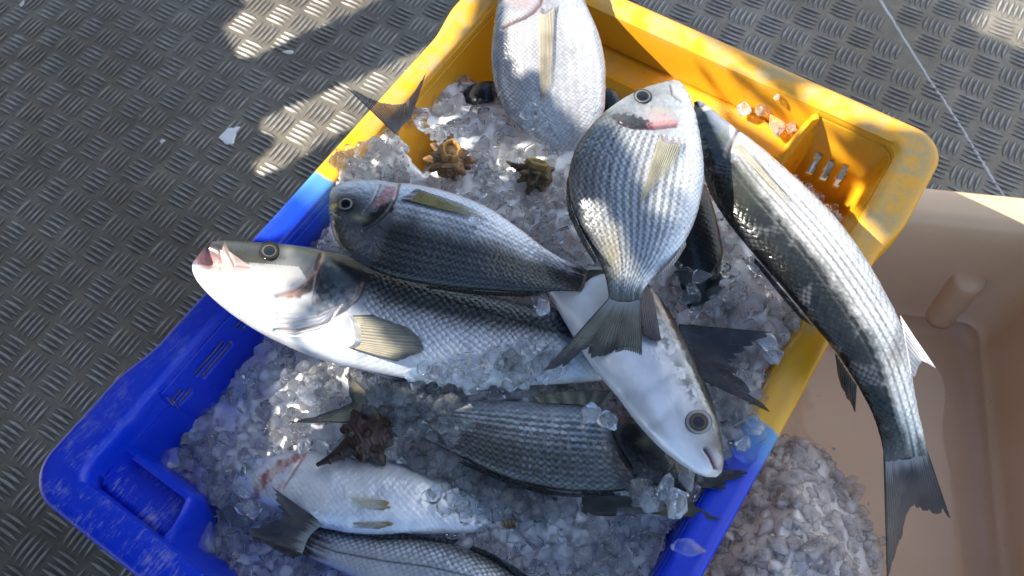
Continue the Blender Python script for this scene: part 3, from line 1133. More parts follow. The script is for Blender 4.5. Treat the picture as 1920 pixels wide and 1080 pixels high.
# ---- 1 sea bream at the top edge, silver side in the sun --------------
def paint_top(f):
    bream_skin(f, back=(0.16, 0.17, 0.19), flank=(0.40, 0.41, 0.43), belly=(0.52, 0.52, 0.53), dark=0.35, stripe=0.2, head=0.36, pitch=(4.0, 4.0), scale_amt=0.75, dark_to=-0.2)
    gill_line(f, [(944, 52), (958, 44), (985, 33), (1000, 23), (1014, 8), (1018, -10)], 4, 1.3, (0.10, 0.035, 0.035), 0.85)
    d, pos = seg_dist(f.px, f.py, [(950, 50), (949, 90), (958, 118), (972, 150), (990, 185), (1015, 220), (1050, 265)])
    f.col = mixv(f.col, (0.12, 0.12, 0.13), 0.7 * np.exp(-(d / 1.6) ** 2) * (0.6 + 0.4 * np.sin(f.px + f.py)))
    f.col = mixv(f.col, (0.55, 0.32, 0.30), 0.45 * blob(f.px, f.py, 985, 5, 26, 14))
    g, _ = seg_dist(f.px, f.py, [(1108, 60), (1128, 130), (1128, 200)])
    f.disp += 0.9 * np.exp(-(g / 7) ** 2)


f = build_fish('silver sea bream with its head cut off by the top edge of the photo', 'fish',
               [(1000, -150, 1020, -150), (960, -100, 1062, -100), (942, -45, 1084, -48), (933, 5, 1098, 5), (925, 60, 1121, 60), (921, 110, 1133, 112), (928, 160, 1134, 165),
                (952, 215, 1130, 212), (995, 256, 1116, 252), (1035, 288, 1098, 288), (1058, 312, 1088, 312)],
               [0.315, 0.325, 0.322, 0.312, 0.300, 0.285], paint_top, k=[0.30, 0.36, 0.38, 0.36, 0.3], group='sea bream on the ice', name='sea_bream')
add_fin(f, [(1010, 22), (1022, 27), (1040, 16)], [(1013, 185), (1022, 200), (1034, 160)], 'pectoral_fin', col=((0.52, 0.47, 0.36), (0.40, 0.35, 0.25)), rays=12, rag=0.1, lift=(0.0012, 0.0012), seed=3, alpha=(0.9, 0.12))
add_fin(f, [(1012, 12), (1025, 21), (1042, 8)], [(1012, 26), (1024, 35), (1040, 21)], 'fin_socket', col=((0.36, 0.33, 0.33), (0.26, 0.24, 0.25)), rays=2, rag=0.0, lift=(0.0012, 0.0014), nr=12, nt=40, alpha=(0.4, 0.9))
add_fin(f, [(1133, 150), (1131, 215)], [(1140, 175), (1139, 212)], 'anal_fin', z=(0.296, 0.292), col=((0.5, 0.45, 0.42), (0.32, 0.28, 0.28)), rays=9, rag=0.15, seed=5)

# ---- 2 bass with an open mouth -----------------------------------------
def paint_bass(f):
    x, y = f.px, f.py
    bass_skin(f, flank=(0.38, 0.42, 0.48), belly=(0.68, 0.69, 0.70), head=0.335, pitch=(5.8, 5.6), y0=0.15, y1=-0.42, amt=0.92)
    hd = sstep(0.36, 0.30, f.S)
    # pale cheek and throat, dark top of the head, dark gill cover
    f.col = mixv(f.col, (0.60, 0.60, 0.60), 0.75 * hd * inside([(355, 490), (470, 492), (560, 500), (600, 560), (680, 600), (600, 700), (350, 600)], x, y))
    f.col = mixv(f.col, (0.52, 0.53, 0.50), 0.5 * hd * blob(x, y, 535, 505, 45, 28, 20))
    f.col = mixv(f.col, (0.085, 0.085, 0.075), 0.9 * hd * softpoly(x, y, [(405, 450), (480, 452), (600, 466), (604, 482), (560, 476), (500, 492), (462, 494), (430, 470)], 7, 6))
    f.col = mixv(f.col, (0.06, 0.065, 0.05), 0.9 * hd * np.exp(-(seg_dist(x, y, [(395, 450), (480, 455), (560, 462), (680, 500)])[0] / 7) ** 2))
    dk = softpoly(x, y, [(604, 474), (645, 482), (676, 508), (684, 545), (660, 572), (632, 588), (596, 592), (588, 560), (596, 520)], 5, 7)
    tx = fbm(x * 0.10, y * 0.10, 12)
    f.col = mixv(f.col, (0.022, 0.027, 0.036), dk * (0.55 + 0.45 * sstep(0.3, 0.6, tx)) * (0.65 + 0.35 * sstep(590, 520, y)))
    f.col = mixv(f.col, (0.30, 0.27, 0.17), 0.5 * blob(x, y, 622, 498, 18, 6, 30) * sstep(0.4, 0.6, tx))
    f.col = mixv(f.col, (0.09, 0.06, 0.055), 0.85 * softpoly(x, y, [(600, 486), (604, 520), (590, 545), (560, 560), (535, 556), (560, 545), (582, 522)], 4, 5))
    gill_line(f, [(603, 478), (592, 505), (570, 530), (548, 548), (520, 556)], 4.5, 1.6, (0.20, 0.12, 0.10), 0.7)
    gill_line(f, [(680, 535), (672, 556), (650, 580), (610, 605), (560, 618), (515, 620)], 3.5, 1.6, (0.25, 0.18, 0.17), 0.55)
    for o in (0, 9, 18, 27, 36):
        gill_line(f, [(640 - o * 0.4, 572 + o * 0.5), (600, 588 + o * 0.8), (555, 592 + o), (520, 588 + o * 1.1)], 2.0, 0.8, (0.55, 0.45, 0.44), 0.35)
    gill_line(f, [(596, 492), (590, 540), (586, 570)], 2.5, 0.8, (0.12, 0.12, 0.12), 0.6)
    f.col = mixv(f.col, (0.46, 0.22, 0.18), 0.55 * blob(x, y, 545, 553, 22, 8, -20))
    f.col = mixv(f.col, (0.55, 0.42, 0.40), 0.5 * blob(x, y, 470, 570, 60, 7, 22))
    # mouth: hollow between the jaws, jaw bone plate
    dm, pm = seg_dist(x, y, [(372, 478), (400, 490), (418, 497)])
    hol = np.exp(-(dm / 15) ** 2) * sstep(0.07, 0.0, f.S - 0.015)
    f.disp -= 9 * hol
    f.col = mixv(f.col, (0.62, 0.36, 0.33), np.clip(1.2 * hol, 0, 0.95))
    f.col = mixv(f.col, (0.58, 0.44, 0.40), 0.8 * inside([(420, 456), (428, 470), (470, 500), (462, 508), (425, 505), (408, 500), (412, 478)], x, y))
    gill_line(f, [(420, 455), (430, 478), (440, 498), (470, 501)], 2.2, 0.7, (0.25, 0.17, 0.14), 0.6)
    gill_line(f, [(412, 470), (408, 505)], 1.8, 0.5, (0.3, 0.2, 0.18), 0.5)
    f.col = mixv(f.col, (0.03, 0.03, 0.03), 0.75 * blob(x, y, 508, 472, 27, 22) )
    f.col = mixv(f.col, (0.30, 0.30, 0.26), 0.6 * blob(x, y, 540, 472, 12, 12))
    # lateral line
    d, pos = seg_dist(x, y, [(672, 500), (760, 535), (850, 565), (930, 590), (1030, 620), (1290, 650)])
    f.col = mixv(f.col, (0.012, 0.012, 0.014), 0.8 * np.exp(-(d / 2.4) ** 2))
    # flank darkens only along the back
    f.disp += 1.5 * np.exp(-(seg_dist(x, y, [(470, 560), (600, 570), (672, 545)])[0] / 22) ** 2) * hd


f = build_fish('large bass lying on its side with mouth gaping over the crate rim', 'fish',
               [(397, 453, 360, 498), (402, 452, 362, 512), (425, 451, 378, 538), (480, 454, 420, 578), (540, 458, 478, 618), (600, 467, 540, 650), (660, 484, 610, 677), (730, 508, 690, 697),
                (820, 534, 790, 714), (920, 556, 900, 722), (1020, 578, 1010, 722), (1130, 596, 1125, 714), (1230, 606, 1230, 700), (1300, 618, 1300, 686)],
               [0.345, 0.342, 0.335, 0.330, 0.320, 0.310, 0.306], paint_bass, tailcol=(0.03, 0.034, 0.045), k=[0.42, 0.55, 0.5, 0.44, 0.4, 0.4], name='bass', round0=0.0)
add_eye(f, 505, 470, 22, 18, 0, rings=[(0, (0.006, 0.009, 0.016)), (0.50, (0.008, 0.012, 0.02)), (0.54, (0.15, 0.135, 0.105)), (0.58, (0.12, 0.11, 0.085)), (0.62, (0.03, 0.03, 0.03)), (0.9, (0.02, 0.02, 0.02)), (1.02, (0.03, 0.03, 0.028))])
add_fin(f, [(652, 592), (664, 610), (668, 640), (655, 652)], [(700, 590), (770, 618), (796, 655), (745, 678)], 'pectoral_fin', col=((0.44, 0.40, 0.30), (0.26, 0.24, 0.18)), rays=17, rag=0.05, lift=(0.001, 0.007),
        tipcol=(0.11, 0.11, 0.10), edge=(0.08, 0.08, 0.08), seed=8, curve=0.04)
add_fin(f, [(650, 590), (660, 606), (664, 640), (652, 652)], [(668, 594), (676, 612), (678, 640), (664, 652)], 'fin_socket', col=((0.72, 0.70, 0.64), (0.55, 0.52, 0.48)), rays=3, rag=0.0, lift=(0.0035, 0.0015), nr=14, nt=44)
add_fin(f, [(655, 684), (690, 696)], [(768, 713), (748, 716)], 'pelvic_fin', z=(0.322, 0.305), col=((0.45, 0.36, 0.33), (0.16, 0.13, 0.13)), rays=8, rag=0.05, seed=12, tipcol=(0.05, 0.05, 0.06))
add_fin(f, [(1272, 608), (1280, 650), (1272, 692)], [(1462, 624), (1395, 668), (1385, 690), (1456, 778)], 'tail_fin', z=(0.309, (0.322, 0.306, 0.306, 0.322)), col=((0.045, 0.05, 0.065), (0.008, 0.010, 0.018)), rays=26, rag=0.10, seed=14, basecol=(0.10, 0.11, 0.13),
        edge=(0.02, 0.02, 0.02))

# ---- 3 white-bellied fish lying head down across the bass ----------------
def paint_white(f):
    x, y = f.px, f.py
    Y = f.arc
    n1 = fbm(f.X * 0.08, f.T * 0.08, 3)
    c = mixv(np.broadcast_to(np.array((0.46, 0.50, 0.57)), f.col.shape), (0.80, 0.81, 0.83), sstep(-0.3, 0.35, Y))
    c = mixv(c, (0.20, 0.21, 0.20), sstep(-0.45, -0.75, Y + 0.2 * (n1 - 0.5)))
    c = mixv(c, (0.028, 0.032, 0.028), sstep(-0.7, -0.9, Y + 0.2 * (n1 - 0.5)))
    # scaly pale streak between flank and back
    d, pos = seg_dist(x, y, [(1222, 545), (1235, 568), (1246, 595), (1262, 628), (1278, 661), (1304, 717), (1321, 755), (1338, 790), (1348, 815)])
    v, idn = scale_cells(f.X, f.T, 6, 5)
    c = mixv(c, (0.62, 0.61, 0.55), 0.85 * sstep(7, 3, d + 5 * (fbm(x * 0.11, y * 0.11, 9) - 0.4)) * (0.45 + 0.55 * v))
    f.disp += 0.35 * sstep(0, 0.6, v) * sstep(0.45, 0.55, f.S) * sstep(0.2, -0.3, Y)
    c = c * (1 + (0.35 * (idn - 0.5) * sstep(-0.15, -0.5, Y))[..., None])
    c = mixv(c, (0.45, 0.47, 0.50), 0.35 * sstep(0.5, 0.8, fbm(x * 0.03, y * 0.03, 5)) * sstep(0.3, -0.2, Y))
    rgt = softpoly(x, y, [(1226, 545), (1239, 568), (1250, 593), (1266, 626), (1282, 659), (1308, 715), (1325, 753), (1343, 790), (1350, 850), (1380, 850), (1380, 700), (1310, 560), (1240, 520)], 2.5, 5)
    c = mixv(c, np.array((0.018, 0.020, 0.018)), 0.95 * rgt * (0.7 + 0.3 * sstep(0.7, 0.3, v)))
    d2, _ = seg_dist(x, y, [(1205, 555), (1226, 600), (1258, 660), (1286, 715), (1306, 750)])
    c = mixv(c, (0.05, 0.055, 0.055), 0.8 * np.exp(-(d2 / 12) ** 2) * sstep(0.42, 0.6, fbm(x * 0.09, y * 0.09, 15)))
    # snout dark on top, pink lips
    c = mixv(c, (0.10, 0.095, 0.085), 0.9 * blob(x, y, 1345, 832, 26, 34, 55))
    c = mixv(c, (0.09, 0.09, 0.095), 0.7 * blob(x, y, 1309, 790, 33, 31))
    f.col = np.clip(c, 0, 1)
    f.col = mixv(f.col, (0.42, 0.32, 0.33), 0.75 * blob(x, y, 1342, 868, 10, 22, -25))
    gill_line(f, [(1322, 843), (1332, 858), (1342, 880)], 3.2, 1.8, (0.10, 0.02, 0.03), 0.9)
    gill_line(f, [(1262, 668), (1252, 700), (1228, 728), (1196, 742), (1168, 738)], 11, 0.3, (0.46, 0.49, 0.54), 0.4)
    gill_line(f, [(1272, 735), (1262, 770), (1240, 792), (1222, 796)], 9, 0.2, (0.45, 0.47, 0.52), 0.35)
    f.disp += 0.5 * (fbm(x * 0.02, y * 0.02, 6) - 0.5)


f = build_fish('white bellied fish lying head down across the other fish, eye facing up', 'fish',
               [(1354, 884, 1342, 895), (1358, 862, 1318, 893), (1356, 835, 1285, 876), (1347, 792, 1240, 842), (1333, 745, 1198, 798), (1312, 695, 1158, 745), (1285, 640, 1112, 690), (1258, 590, 1075, 632),
                (1228, 548, 1042, 575), (1195, 512, 1015, 530), (1150, 488, 1008, 510)],
               [0.330, 0.334, 0.336, 0.336, 0.333, 0.322, 0.306], paint_white, k=[0.55, 0.62, 0.58, 0.5, 0.45], name='mullet', kb=0.6)
add_eye(f, 1310, 791, 26, 24, 20, rings=[(0, (0.008, 0.012, 0.026)), (0.42, (0.010, 0.014, 0.028)), (0.46, (0.09, 0.07, 0.055)), (0.60, (0.05, 0.04, 0.035)), (0.66, (0.02, 0.02, 0.02)), (0.74, (0.20, 0.20, 0.21)), (0.88, (0.28, 0.28, 0.29)), (0.96, (0.10, 0.10, 0.10)), (1.02, (0.12, 0.12, 0.13))])
add_fin(f, [(1196, 536), (1212, 538), (1224, 552)], [(1206, 632), (1226, 640), (1240, 640)], 'pectoral_fin', col=((0.14, 0.13, 0.16), (0.07, 0.07, 0.09)), rays=9, rag=0.04, lift=(0.002, 0.004), seed=21, tipcol=(0.03, 0.03, 0.04))

# ---- 4 sea bream in the middle left, dark back towards the viewer ----------
def paint_left(f):
    x, y = f.px, f.py
    bream_skin(f, back=(0.012, 0.014, 0.017), flank=(0.30, 0.33, 0.37), belly=(0.52, 0.56, 0.63), dark=0.97, stripe=0.6, head=0.235, nst=15, pitch=(4.2, 4.0), scale_amt=0.85, dark_to=0.50, dark_end=-0.05, headcol=(0.085, 0.095, 0.115), olive=(0.06, 0.065, 0.06))
    hd = sstep(0.27, 0.2, f.S)
    f.col = mixv(f.col, (0.075, 0.07, 0.05), 0.85 * hd * np.exp(-(seg_dist(x, y, [(622, 385), (630, 425), (655, 462)])[0] / 10) ** 2))
    f.col = mixv(f.col, (0.014, 0.014, 0.018), 0.93 * softpoly(x, y, [(742, 372), (738, 392), (712, 415), (684, 430), (676, 424), (696, 400), (716, 380)], 3.5, 6))
    f.col = mixv(f.col, (0.46, 0.20, 0.19), 0.8 * softpoly(x, y, [(720, 348), (744, 349), (742, 364), (722, 382), (700, 390), (712, 368)], 3, 6))
    f.col = mixv(f.col, (0.42, 0.40, 0.24), 0.6 * blob(x, y, 672, 408, 16, 6, 10))
    f.col = mixv(f.col, (0.55, 0.42, 0.04), 0.9 * inside([(617, 386), (640, 377), (640, 383), (618, 395)], x, y))
    f.col = mixv(f.col, (0.02, 0.02, 0.02), 0.9 * blob(x, y, 650, 383, 20, 15))
    gill_line(f, [(748, 345), (742, 370), (728, 395), (705, 418), (680, 432)], 3, 1.2, (0.05, 0.045, 0.05), 0.75)
    gill_line(f, [(712, 348), (700, 375), (682, 398)], 3, 1.0, (0.12, 0.10, 0.10), 0.6)
    gill_line(f, [(618, 400), (636, 408)], 2, 0.8, (0.05, 0.05, 0.04), 0.7)
    d, pos = seg_dist(x, y, [(705, 421), (740, 445), (800, 455), (880, 472), (960, 485), (1040, 505), (1090, 528)])
    f.col = mixv(f.col, (0.02, 0.022, 0.025), 0.8 * np.exp(-(d / 2.0) ** 2) * (0.7 + 0.3 * np.sin(x * 1.1)))


f = build_fish('sea bream with dark back lying across the bass, small eye ringed with yellow', 'fish',
               [(617, 388, 617, 374), (618, 408, 622, 355), (626, 442, 644, 341), (646, 472, 690, 337), (688, 500, 742, 342), (745, 522, 800, 350), (815, 535, 862, 367), (880, 542, 920, 393), (950, 546, 972, 428),
                (1010, 547, 1022, 466), (1052, 545, 1062, 490), (1082, 546, 1096, 504), (1092, 548, 1104, 508)],
               [0.340, 0.348, 0.352, 0.350, 0.342, 0.335], paint_left, tailcol=(0.04, 0.042, 0.045), k=[0.30, 0.36, 0.36, 0.34, 0.3], group='sea bream on the ice', name='sea_bream', kb=0.5)
add_eye(f, 648, 382, 16, 14, -10, rings=[(0, (0.006, 0.008, 0.014)), (0.56, (0.008, 0.012, 0.02)), (0.62, (0.24, 0.23, 0.20)), (0.74, (0.20, 0.19, 0.16)), (0.8, (0.03, 0.03, 0.03)), (1.02, (0.02, 0.02, 0.02))])
add_fin(f, [(752, 373), (765, 366), (781, 354)], [(925, 418), (905, 400), (872, 384)], 'pectoral_fin', col=((0.34, 0.29, 0.12), (0.19, 0.16, 0.07)), rays=11, rag=0.08, lift=(0.001, 0.003), seed=31, alpha=(0.9, 0.12), edge=(0.05, 0.05, 0.05))
add_fin(f, [(750, 373), (766, 365), (780, 354)], [(772, 374), (780, 366), (788, 358)], 'fin_socket', col=((0.34, 0.34, 0.36), (0.14, 0.14, 0.16)), rays=2, rag=0.0, lift=(0.003, 0.002), nr=12, nt=40)
add_fin(f, [(1088, 506), (1094, 526), (1086, 546)], [(1142, 506), (1128, 540), (1108, 584)], 'tail_fin', z=(0.334, 0.33), col=((0.05, 0.05, 0.05), (0.018, 0.018, 0.02)), rays=18, rag=0.1, seed=33)
add_fin(f, [(1008, 550), (940, 549), (880, 545), (800, 536)], [(1018, 556), (945, 556), (880, 551), (800, 540)], 'dorsal_fin', z=(0.345, 0.337), col=((0.04, 0.04, 0.04), (0.015, 0.015, 0.015)), rays=26, rag=0.25, seed=35, nr=10)

# ---- 5 central sea bream, tail hanging over the others -----------------------
def paint_mid(f):
    x, y = f.px, f.py
    bream_skin(f, back=(0.022, 0.024, 0.028), flank=(0.34, 0.36, 0.39), belly=(0.60, 0.62, 0.65), dark=0.62, stripe=0.85, head=0.235, nst=19, pitch=(4.4, 4.0), scale_amt=0.34, dark_to=0.0, dark_end=-0.85, headcol=(0.33, 0.35, 0.37), olive=(0.085, 0.085, 0.075))
    hd = sstep(0.27, 0.2, f.S)
    f.col = mixv(f.col, (0.012, 0.014, 0.018), 0.95 * softpoly(x, y, [(1140, 214), (1172, 212), (1200, 219), (1226, 232), (1226, 242), (1196, 243), (1166, 236)], 3, 6))
    f.col = mixv(f.col, (0.10, 0.10, 0.10), 0.6 * blob(x, y, 1160, 215, 30, 22, 0))
    f.col = mixv(f.col, (0.48, 0.17, 0.18), 0.75 * softpoly(x, y, [(1216, 233), (1245, 225), (1272, 228), (1270, 236), (1240, 241), (1222, 241)], 4, 7, 0.25))
    f.col = mixv(f.col, (0.55, 0.30, 0.27), 0.6 * blob(x, y, 1240, 220, 26, 10, 10))
    f.col = mixv(f.col, (0.50, 0.45, 0.22), 0.45 * blob(x, y, 1240, 205, 24, 6, 5))
    f.col = mixv(f.col, (0.15, 0.15, 0.15), 0.6 * blob(x, y, 1235, 175, 24, 8, 5))
    f.col = mixv(f.col, (0.50, 0.45, 0.45), 0.8 * blob(x, y, 1270, 165, 10, 14, -20))
    f.col = mixv(f.col, (0.02, 0.02, 0.02), 0.85 * blob(x, y, 1203, 181, 19, 13))
    f.col = mixv(f.col, (0.46, 0.36, 0.12), 0.35 * blob(x, y, 1150, 480, 22, 50, 0) + 0.3 * blob(x, y, 1297, 330, 7, 24, 5))
    gill_line(f, [(1160, 230), (1190, 240), (1225, 240), (1268, 236)], 3.2, 1.2, (0.05, 0.03, 0.04), 0.7)
    gill_line(f, [(1258, 160), (1262, 178), (1278, 190)], 2.6, 1.0, (0.10, 0.09, 0.09), 0.7)
    gill_line(f, [(1225, 200), (1262, 205), (1290, 200)], 4, 0.8, (0.30, 0.30, 0.32), 0.4)
    d, pos = seg_dist(x, y, [(1163, 238), (1150, 262), (1143, 300), (1143, 345), (1150, 400), (1160, 450), (1168, 500), (1170, 555)])
    f.col = mixv(f.col, (0.03, 0.035, 0.05), 0.85 * np.exp(-(d / 1.8) ** 2) * (0.62 + 0.38 * np.sin(y * 0.9)))
    f.disp += 0.6 * hd * (fbm(x * 0.12, y * 0.12, 3) - 0.5)


f = build_fish('broad sea bream on top of the heap, pink gill and forked tail pointing down', 'fish',
               [(1262, 150, 1274, 152), (1240, 155, 1287, 168), (1205, 166, 1300, 198), (1160, 190, 1310, 240), (1112, 232, 1317, 290), (1080, 280, 1319, 330), (1066, 332, 1314, 368), (1071, 380, 1304, 408),
                (1090, 430, 1285, 450), (1113, 470, 1258, 488), (1132, 508, 1226, 518), (1140, 540, 1206, 545), (1142, 566, 1203, 566)],
               [0.372, 0.380, 0.382, 0.376, 0.366, 0.356], paint_mid, tailcol=(0.11, 0.11, 0.095), k=[0.26, 0.34, 0.36, 0.34, 0.28], group='sea bream on the ice', name='sea_bream', kb=0.55)
add_eye(f, 1205, 180, 18, 14, 5, rings=[(0, (0.006, 0.008, 0.012)), (0.62, (0.008, 0.010, 0.015)), (0.7, (0.15, 0.15, 0.14)), (0.8, (0.10, 0.10, 0.10)), (0.9, (0.03, 0.03, 0.03)), (1.02, (0.03, 0.03, 0.03))])
add_fin(f, [(1236, 258), (1250, 268), (1278, 270)], [(1196, 392), (1214, 366), (1258, 322)], 'pectoral_fin', col=((0.37, 0.35, 0.26), (0.28, 0.27, 0.21)), rays=14, rag=0.08, lift=(0.001, 0.002), seed=41, alpha=(0.9, 0.12))
add_fin(f, [(1236, 250), (1250, 262), (1276, 264)], [(1238, 264), (1252, 276), (1277, 275)], 'fin_socket', col=((0.40, 0.35, 0.36), (0.28, 0.24, 0.26)), rays=2, rag=0.0, lift=(0.0012, 0.0012), nr=14, nt=40, alpha=(0.4, 0.9))
add_fin(f, [(1141, 560), (1170, 568), (1202, 560)], [(1008, 708), (1048, 694), (1092, 662), (1104, 680), (1142, 668), (1158, 680), (1166, 690), (1186, 712), (1204, 724)], 'tail_fin', z=(0.357, 0.348),
        col=((0.17, 0.17, 0.14), (0.075, 0.075, 0.06)), rays=30, rag=0.09, seed=44, basecol=(0.26, 0.28, 0.30), tipcol=(0.02, 0.02, 0.02), edge=(0.05, 0.05, 0.045), nt=150)
add_fin(f, [(1066, 330), (1070, 385), (1092, 438), (1118, 485)], [(1062, 345), (1064, 395), (1086, 447), (1116, 496)], 'dorsal_fin', z=(0.378, 0.368), col=((0.05, 0.05, 0.05), (0.02, 0.02, 0.02)), rays=26, rag=0.3, seed=46, nr=10)
add_fin(f, [(1285, 452), (1262, 486), (1238, 512)], [(1286, 462), (1262, 498), (1240, 520)], 'anal_fin', z=(0.374, 0.364), col=((0.5, 0.5, 0.5), (0.3, 0.3, 0.3)), rays=12, rag=0.3, seed=47, nr=10)

# ---- 6 grey mullet hanging over the right rim -----------------------------
def paint_mullet(f):
    x, y = f.px, f.py
    Y = f.arc
    n1 = fbm(f.X * 0.05, f.T * 0.05, 3)
    n2 = fbm(f.X * 0.25, f.T * 0.25, 8)
    yy = Y + 0.18 * (n1 - 0.5) + 0.2 * (n2 - 0.5)
    c = mixv(np.broadcast_to(np.array((0.52, 0.52, 0.50)), f.col.shape), (0.74, 0.73, 0.71), sstep(0.1, 0.7, yy))
    c = mixv(c, (0.017, 0.020, 0.021), sstep(0.20, -0.08, yy))
    c = mixv(c, (0.007, 0.008, 0.009), sstep(-0.3, -0.6, yy))
    body = sstep(0.14, 0.18, f.S)
    v, idn = scale_cells(f.X, f.T, 5.6, 5.2)
    rows = 0.5 + 0.5 * np.cos(2 * math.pi * f.T / 5.2 + 3 * (fbm(f.X * 0.02, f.T * 0.02, 19) - 0.5))
    c = mixv(c, (0.14, 0.14, 0.13), 0.85 * body * sstep(-0.25, 0.0, Y) * sstep(0.85, 0.45, Y) * sstep(0.45, 0.95, rows) * (0.55 + 0.45 * idn))
    c = c * (1 + (0.20 * (idn - 0.5) * body)[..., None])
    c = mixv(c, np.array((0.05, 0.05, 0.05)), 0.30 * body * sstep(0.35, 0.05, v) * sstep(0.85, 0.2, Y))
    c = c * (1 + (0.35 * body * sstep(0.5, 0.95, v))[..., None])
    c = mixv(c, (0.30, 0.31, 0.32), 0.25 * body * sstep(0.60, 0.78, fbm(x * 0.035, y * 0.035, 13)) * sstep(0.1, -0.2, Y) * sstep(0.3, 0.8, v))
    f.disp += 0.55 * body * scale_cells.tilt + 0.34 * body * sstep(0, 0.8, v) + 0.5 * (n2 - 0.5)
    f.col = np.clip(c, 0, 1)
    f.col = mixv(f.col, (0.13, 0.13, 0.085), 0.4 * blob(x, y, 1405, 335, 42, 50, 30))
    f.col = mixv(f.col, (0.40, 0.34, 0.10), 0.6 * blob(x, y, 1357, 258, 10, 16, -30))
    f.col = mixv(f.col, (0.45, 0.26, 0.22), 0.5 * blob(x, y, 1372, 275, 12, 7, -20))
    gill_line(f, [(1385, 245), (1372, 268), (1362, 290)], 4, 1.4, (0.10, 0.08, 0.08), 0.7)
    gill_line(f, [(1303, 192), (1308, 199), (1318, 196)], 3, 1.5, (0.02, 0.02, 0.02), 0.8)
    k = sstep(0.9, 1.0, f.S)
    f.col = mixv(f.col, (0.12, 0.12, 0.12), 0.7 * k)


f = build_fish('long grey mullet hanging tail first over the right rim of the crate', 'fish',
               [(1301, 192, 1312, 188), (1302, 212, 1334, 203), (1308, 262, 1374, 236), (1317, 318, 1420, 270), (1338, 374, 1470, 314), (1376, 430, 1522, 362), (1424, 488, 1572, 415), (1476, 548, 1618, 478),
                (1524, 606, 1658, 546), (1566, 658, 1690, 612), (1602, 712, 1706, 680), (1632, 766, 1716, 745), (1650, 815, 1728, 800), (1658, 856, 1738, 842), (1659, 892, 1744, 878)],
               [0.338, 0.345, 0.350, 0.350, 0.345, 0.332, 0.312, 0.290, 0.272], paint_mullet, tailcol=(0.09, 0.088, 0.085), k=[0.6, 0.62, 0.6, 0.5, 0.4], name='mullet', kb=0.75)
add_fin(f, [(1378, 274), (1390, 272), (1396, 282)], [(1486, 392), (1474, 368), (1440, 330)], 'pectoral_fin', col=((0.45, 0.42, 0.34), (0.26, 0.24, 0.19)), rays=9, rag=0.05, lift=(0.001, 0.003), seed=51, alpha=(0.9, 0.12))
add_fin(f, [(1416, 484), (1470, 548), (1524, 612)], [(1414, 492), (1456, 544), (1500, 596)], 'dorsal_fin', z=(0.350, 0.346), col=((0.03, 0.032, 0.036), (0.012, 0.012, 0.014)), rays=6, rag=0.1, seed=53, nr=12)
add_fin(f, [(1566, 662), (1588, 696), (1606, 722)], [(1572, 705), (1582, 738), (1603, 776)], 'rear_dorsal_fin', z=(0.335, 0.325), col=((0.05, 0.05, 0.05), (0.02, 0.02, 0.02)), rays=9, rag=0.2, seed=55)
add_fin(f, [(1688, 592), (1698, 640), (1708, 700)], [(1757, 694), (1730, 680), (1714, 706)], 'anal_fin', z=(0.338, 0.330), col=((0.62, 0.60, 0.60), (0.44, 0.42, 0.44)), rays=9, rag=0.10, seed=57, edge=(0.7, 0.7, 0.7))
add_fin(f, [(1657, 850), (1698, 862), (1738, 842)], [(1664, 1098), (1690, 1010), (1706, 960), (1722, 956), (1742, 966), (1784, 978)], 'tail_fin', z=(0.281, 0.262), col=((0.12, 0.115, 0.11), (0.055, 0.055, 0.055)), rays=28, rag=0.09, seed=59, basecol=(0.40, 0.40, 0.39),
        edge=(0.03, 0.03, 0.03), tipcol=(0.05, 0.05, 0.05), nt=140)
f6 = f

# ---- 7 striped bream half under the ice --------------------------------------
def paint_low(f):
    x, y = f.px, f.py
    bream_skin(f, back=(0.010, 0.011, 0.011), flank=(0.40, 0.43, 0.46), belly=(0.46, 0.49, 0.52), dark=0.80, stripe=0.9, head=0.26, nst=15, pitch=(5.0, 4.4), scale_amt=0.9, dark_to=0.55, dark_end=-0.25, headcol=(0.05, 0.05, 0.048), olive=(0.045, 0.045, 0.03))
    f.col = mixv(f.col, (0.012, 0.012, 0.012), np.clip(1.2 * blob(x, y, 1185, 830, 34, 70, -10), 0, 0.93))
    f.col = mixv(f.col, (0.28, 0.27, 0.18), 0.6 * blob(x, y, 1208, 828, 12, 10))
    f.col = mixv(f.col, (0.40, 0.16, 0.14), 0.6 * blob(x, y, 1165, 782, 10, 14))
    gill_line(f, [(1140, 770), (1150, 810), (1165, 850), (1190, 890)], 4, 1.3, (0.01, 0.01, 0.01), 0.9)
    d, pos = seg_dist(x, y, [(1150, 830), (1080, 830), (1000, 815), (900, 800), (800, 790)])
    f.col = mixv(f.col, (0.015, 0.015, 0.016), 0.8 * np.exp(-(d / 2.2) ** 2) * (0.7 + 0.3 * np.sin(x)))


f = build_fish('dark striped sea bream half buried in ice below the other fish, head under the mullet', 'fish',
               [(1306, 880, 1300, 862), (1285, 895, 1268, 826), (1245, 908, 1222, 796), (1190, 918, 1165, 778), (1110, 923, 1100, 763), (1019, 914, 1019, 757), (940, 892, 938, 752), (868, 858, 866, 752), (800, 826, 800, 754), (740, 803, 742, 756), (690, 792, 700, 754)],
               [0.298, 0.304, 0.305, 0.300, 0.292, 0.286], paint_low, tailcol=(0.2, 0.19, 0.13), k=[0.3, 0.36, 0.36, 0.32, 0.26], group='sea bream on the ice', name='sea_bream')
add_fin(f, [(700, 792), (694, 770), (704, 752)], [(543, 792), (650, 757), (651, 735), (650, 697)], 'tail_fin', z=(0.290, 0.296), col=((0.34, 0.32, 0.22), (0.17, 0.16, 0.10)), rays=26, rag=0.07, seed=63, basecol=(0.3, 0.3, 0.27), tipcol=(0.04, 0.04, 0.04), edge=(0.09, 0.09, 0.07))
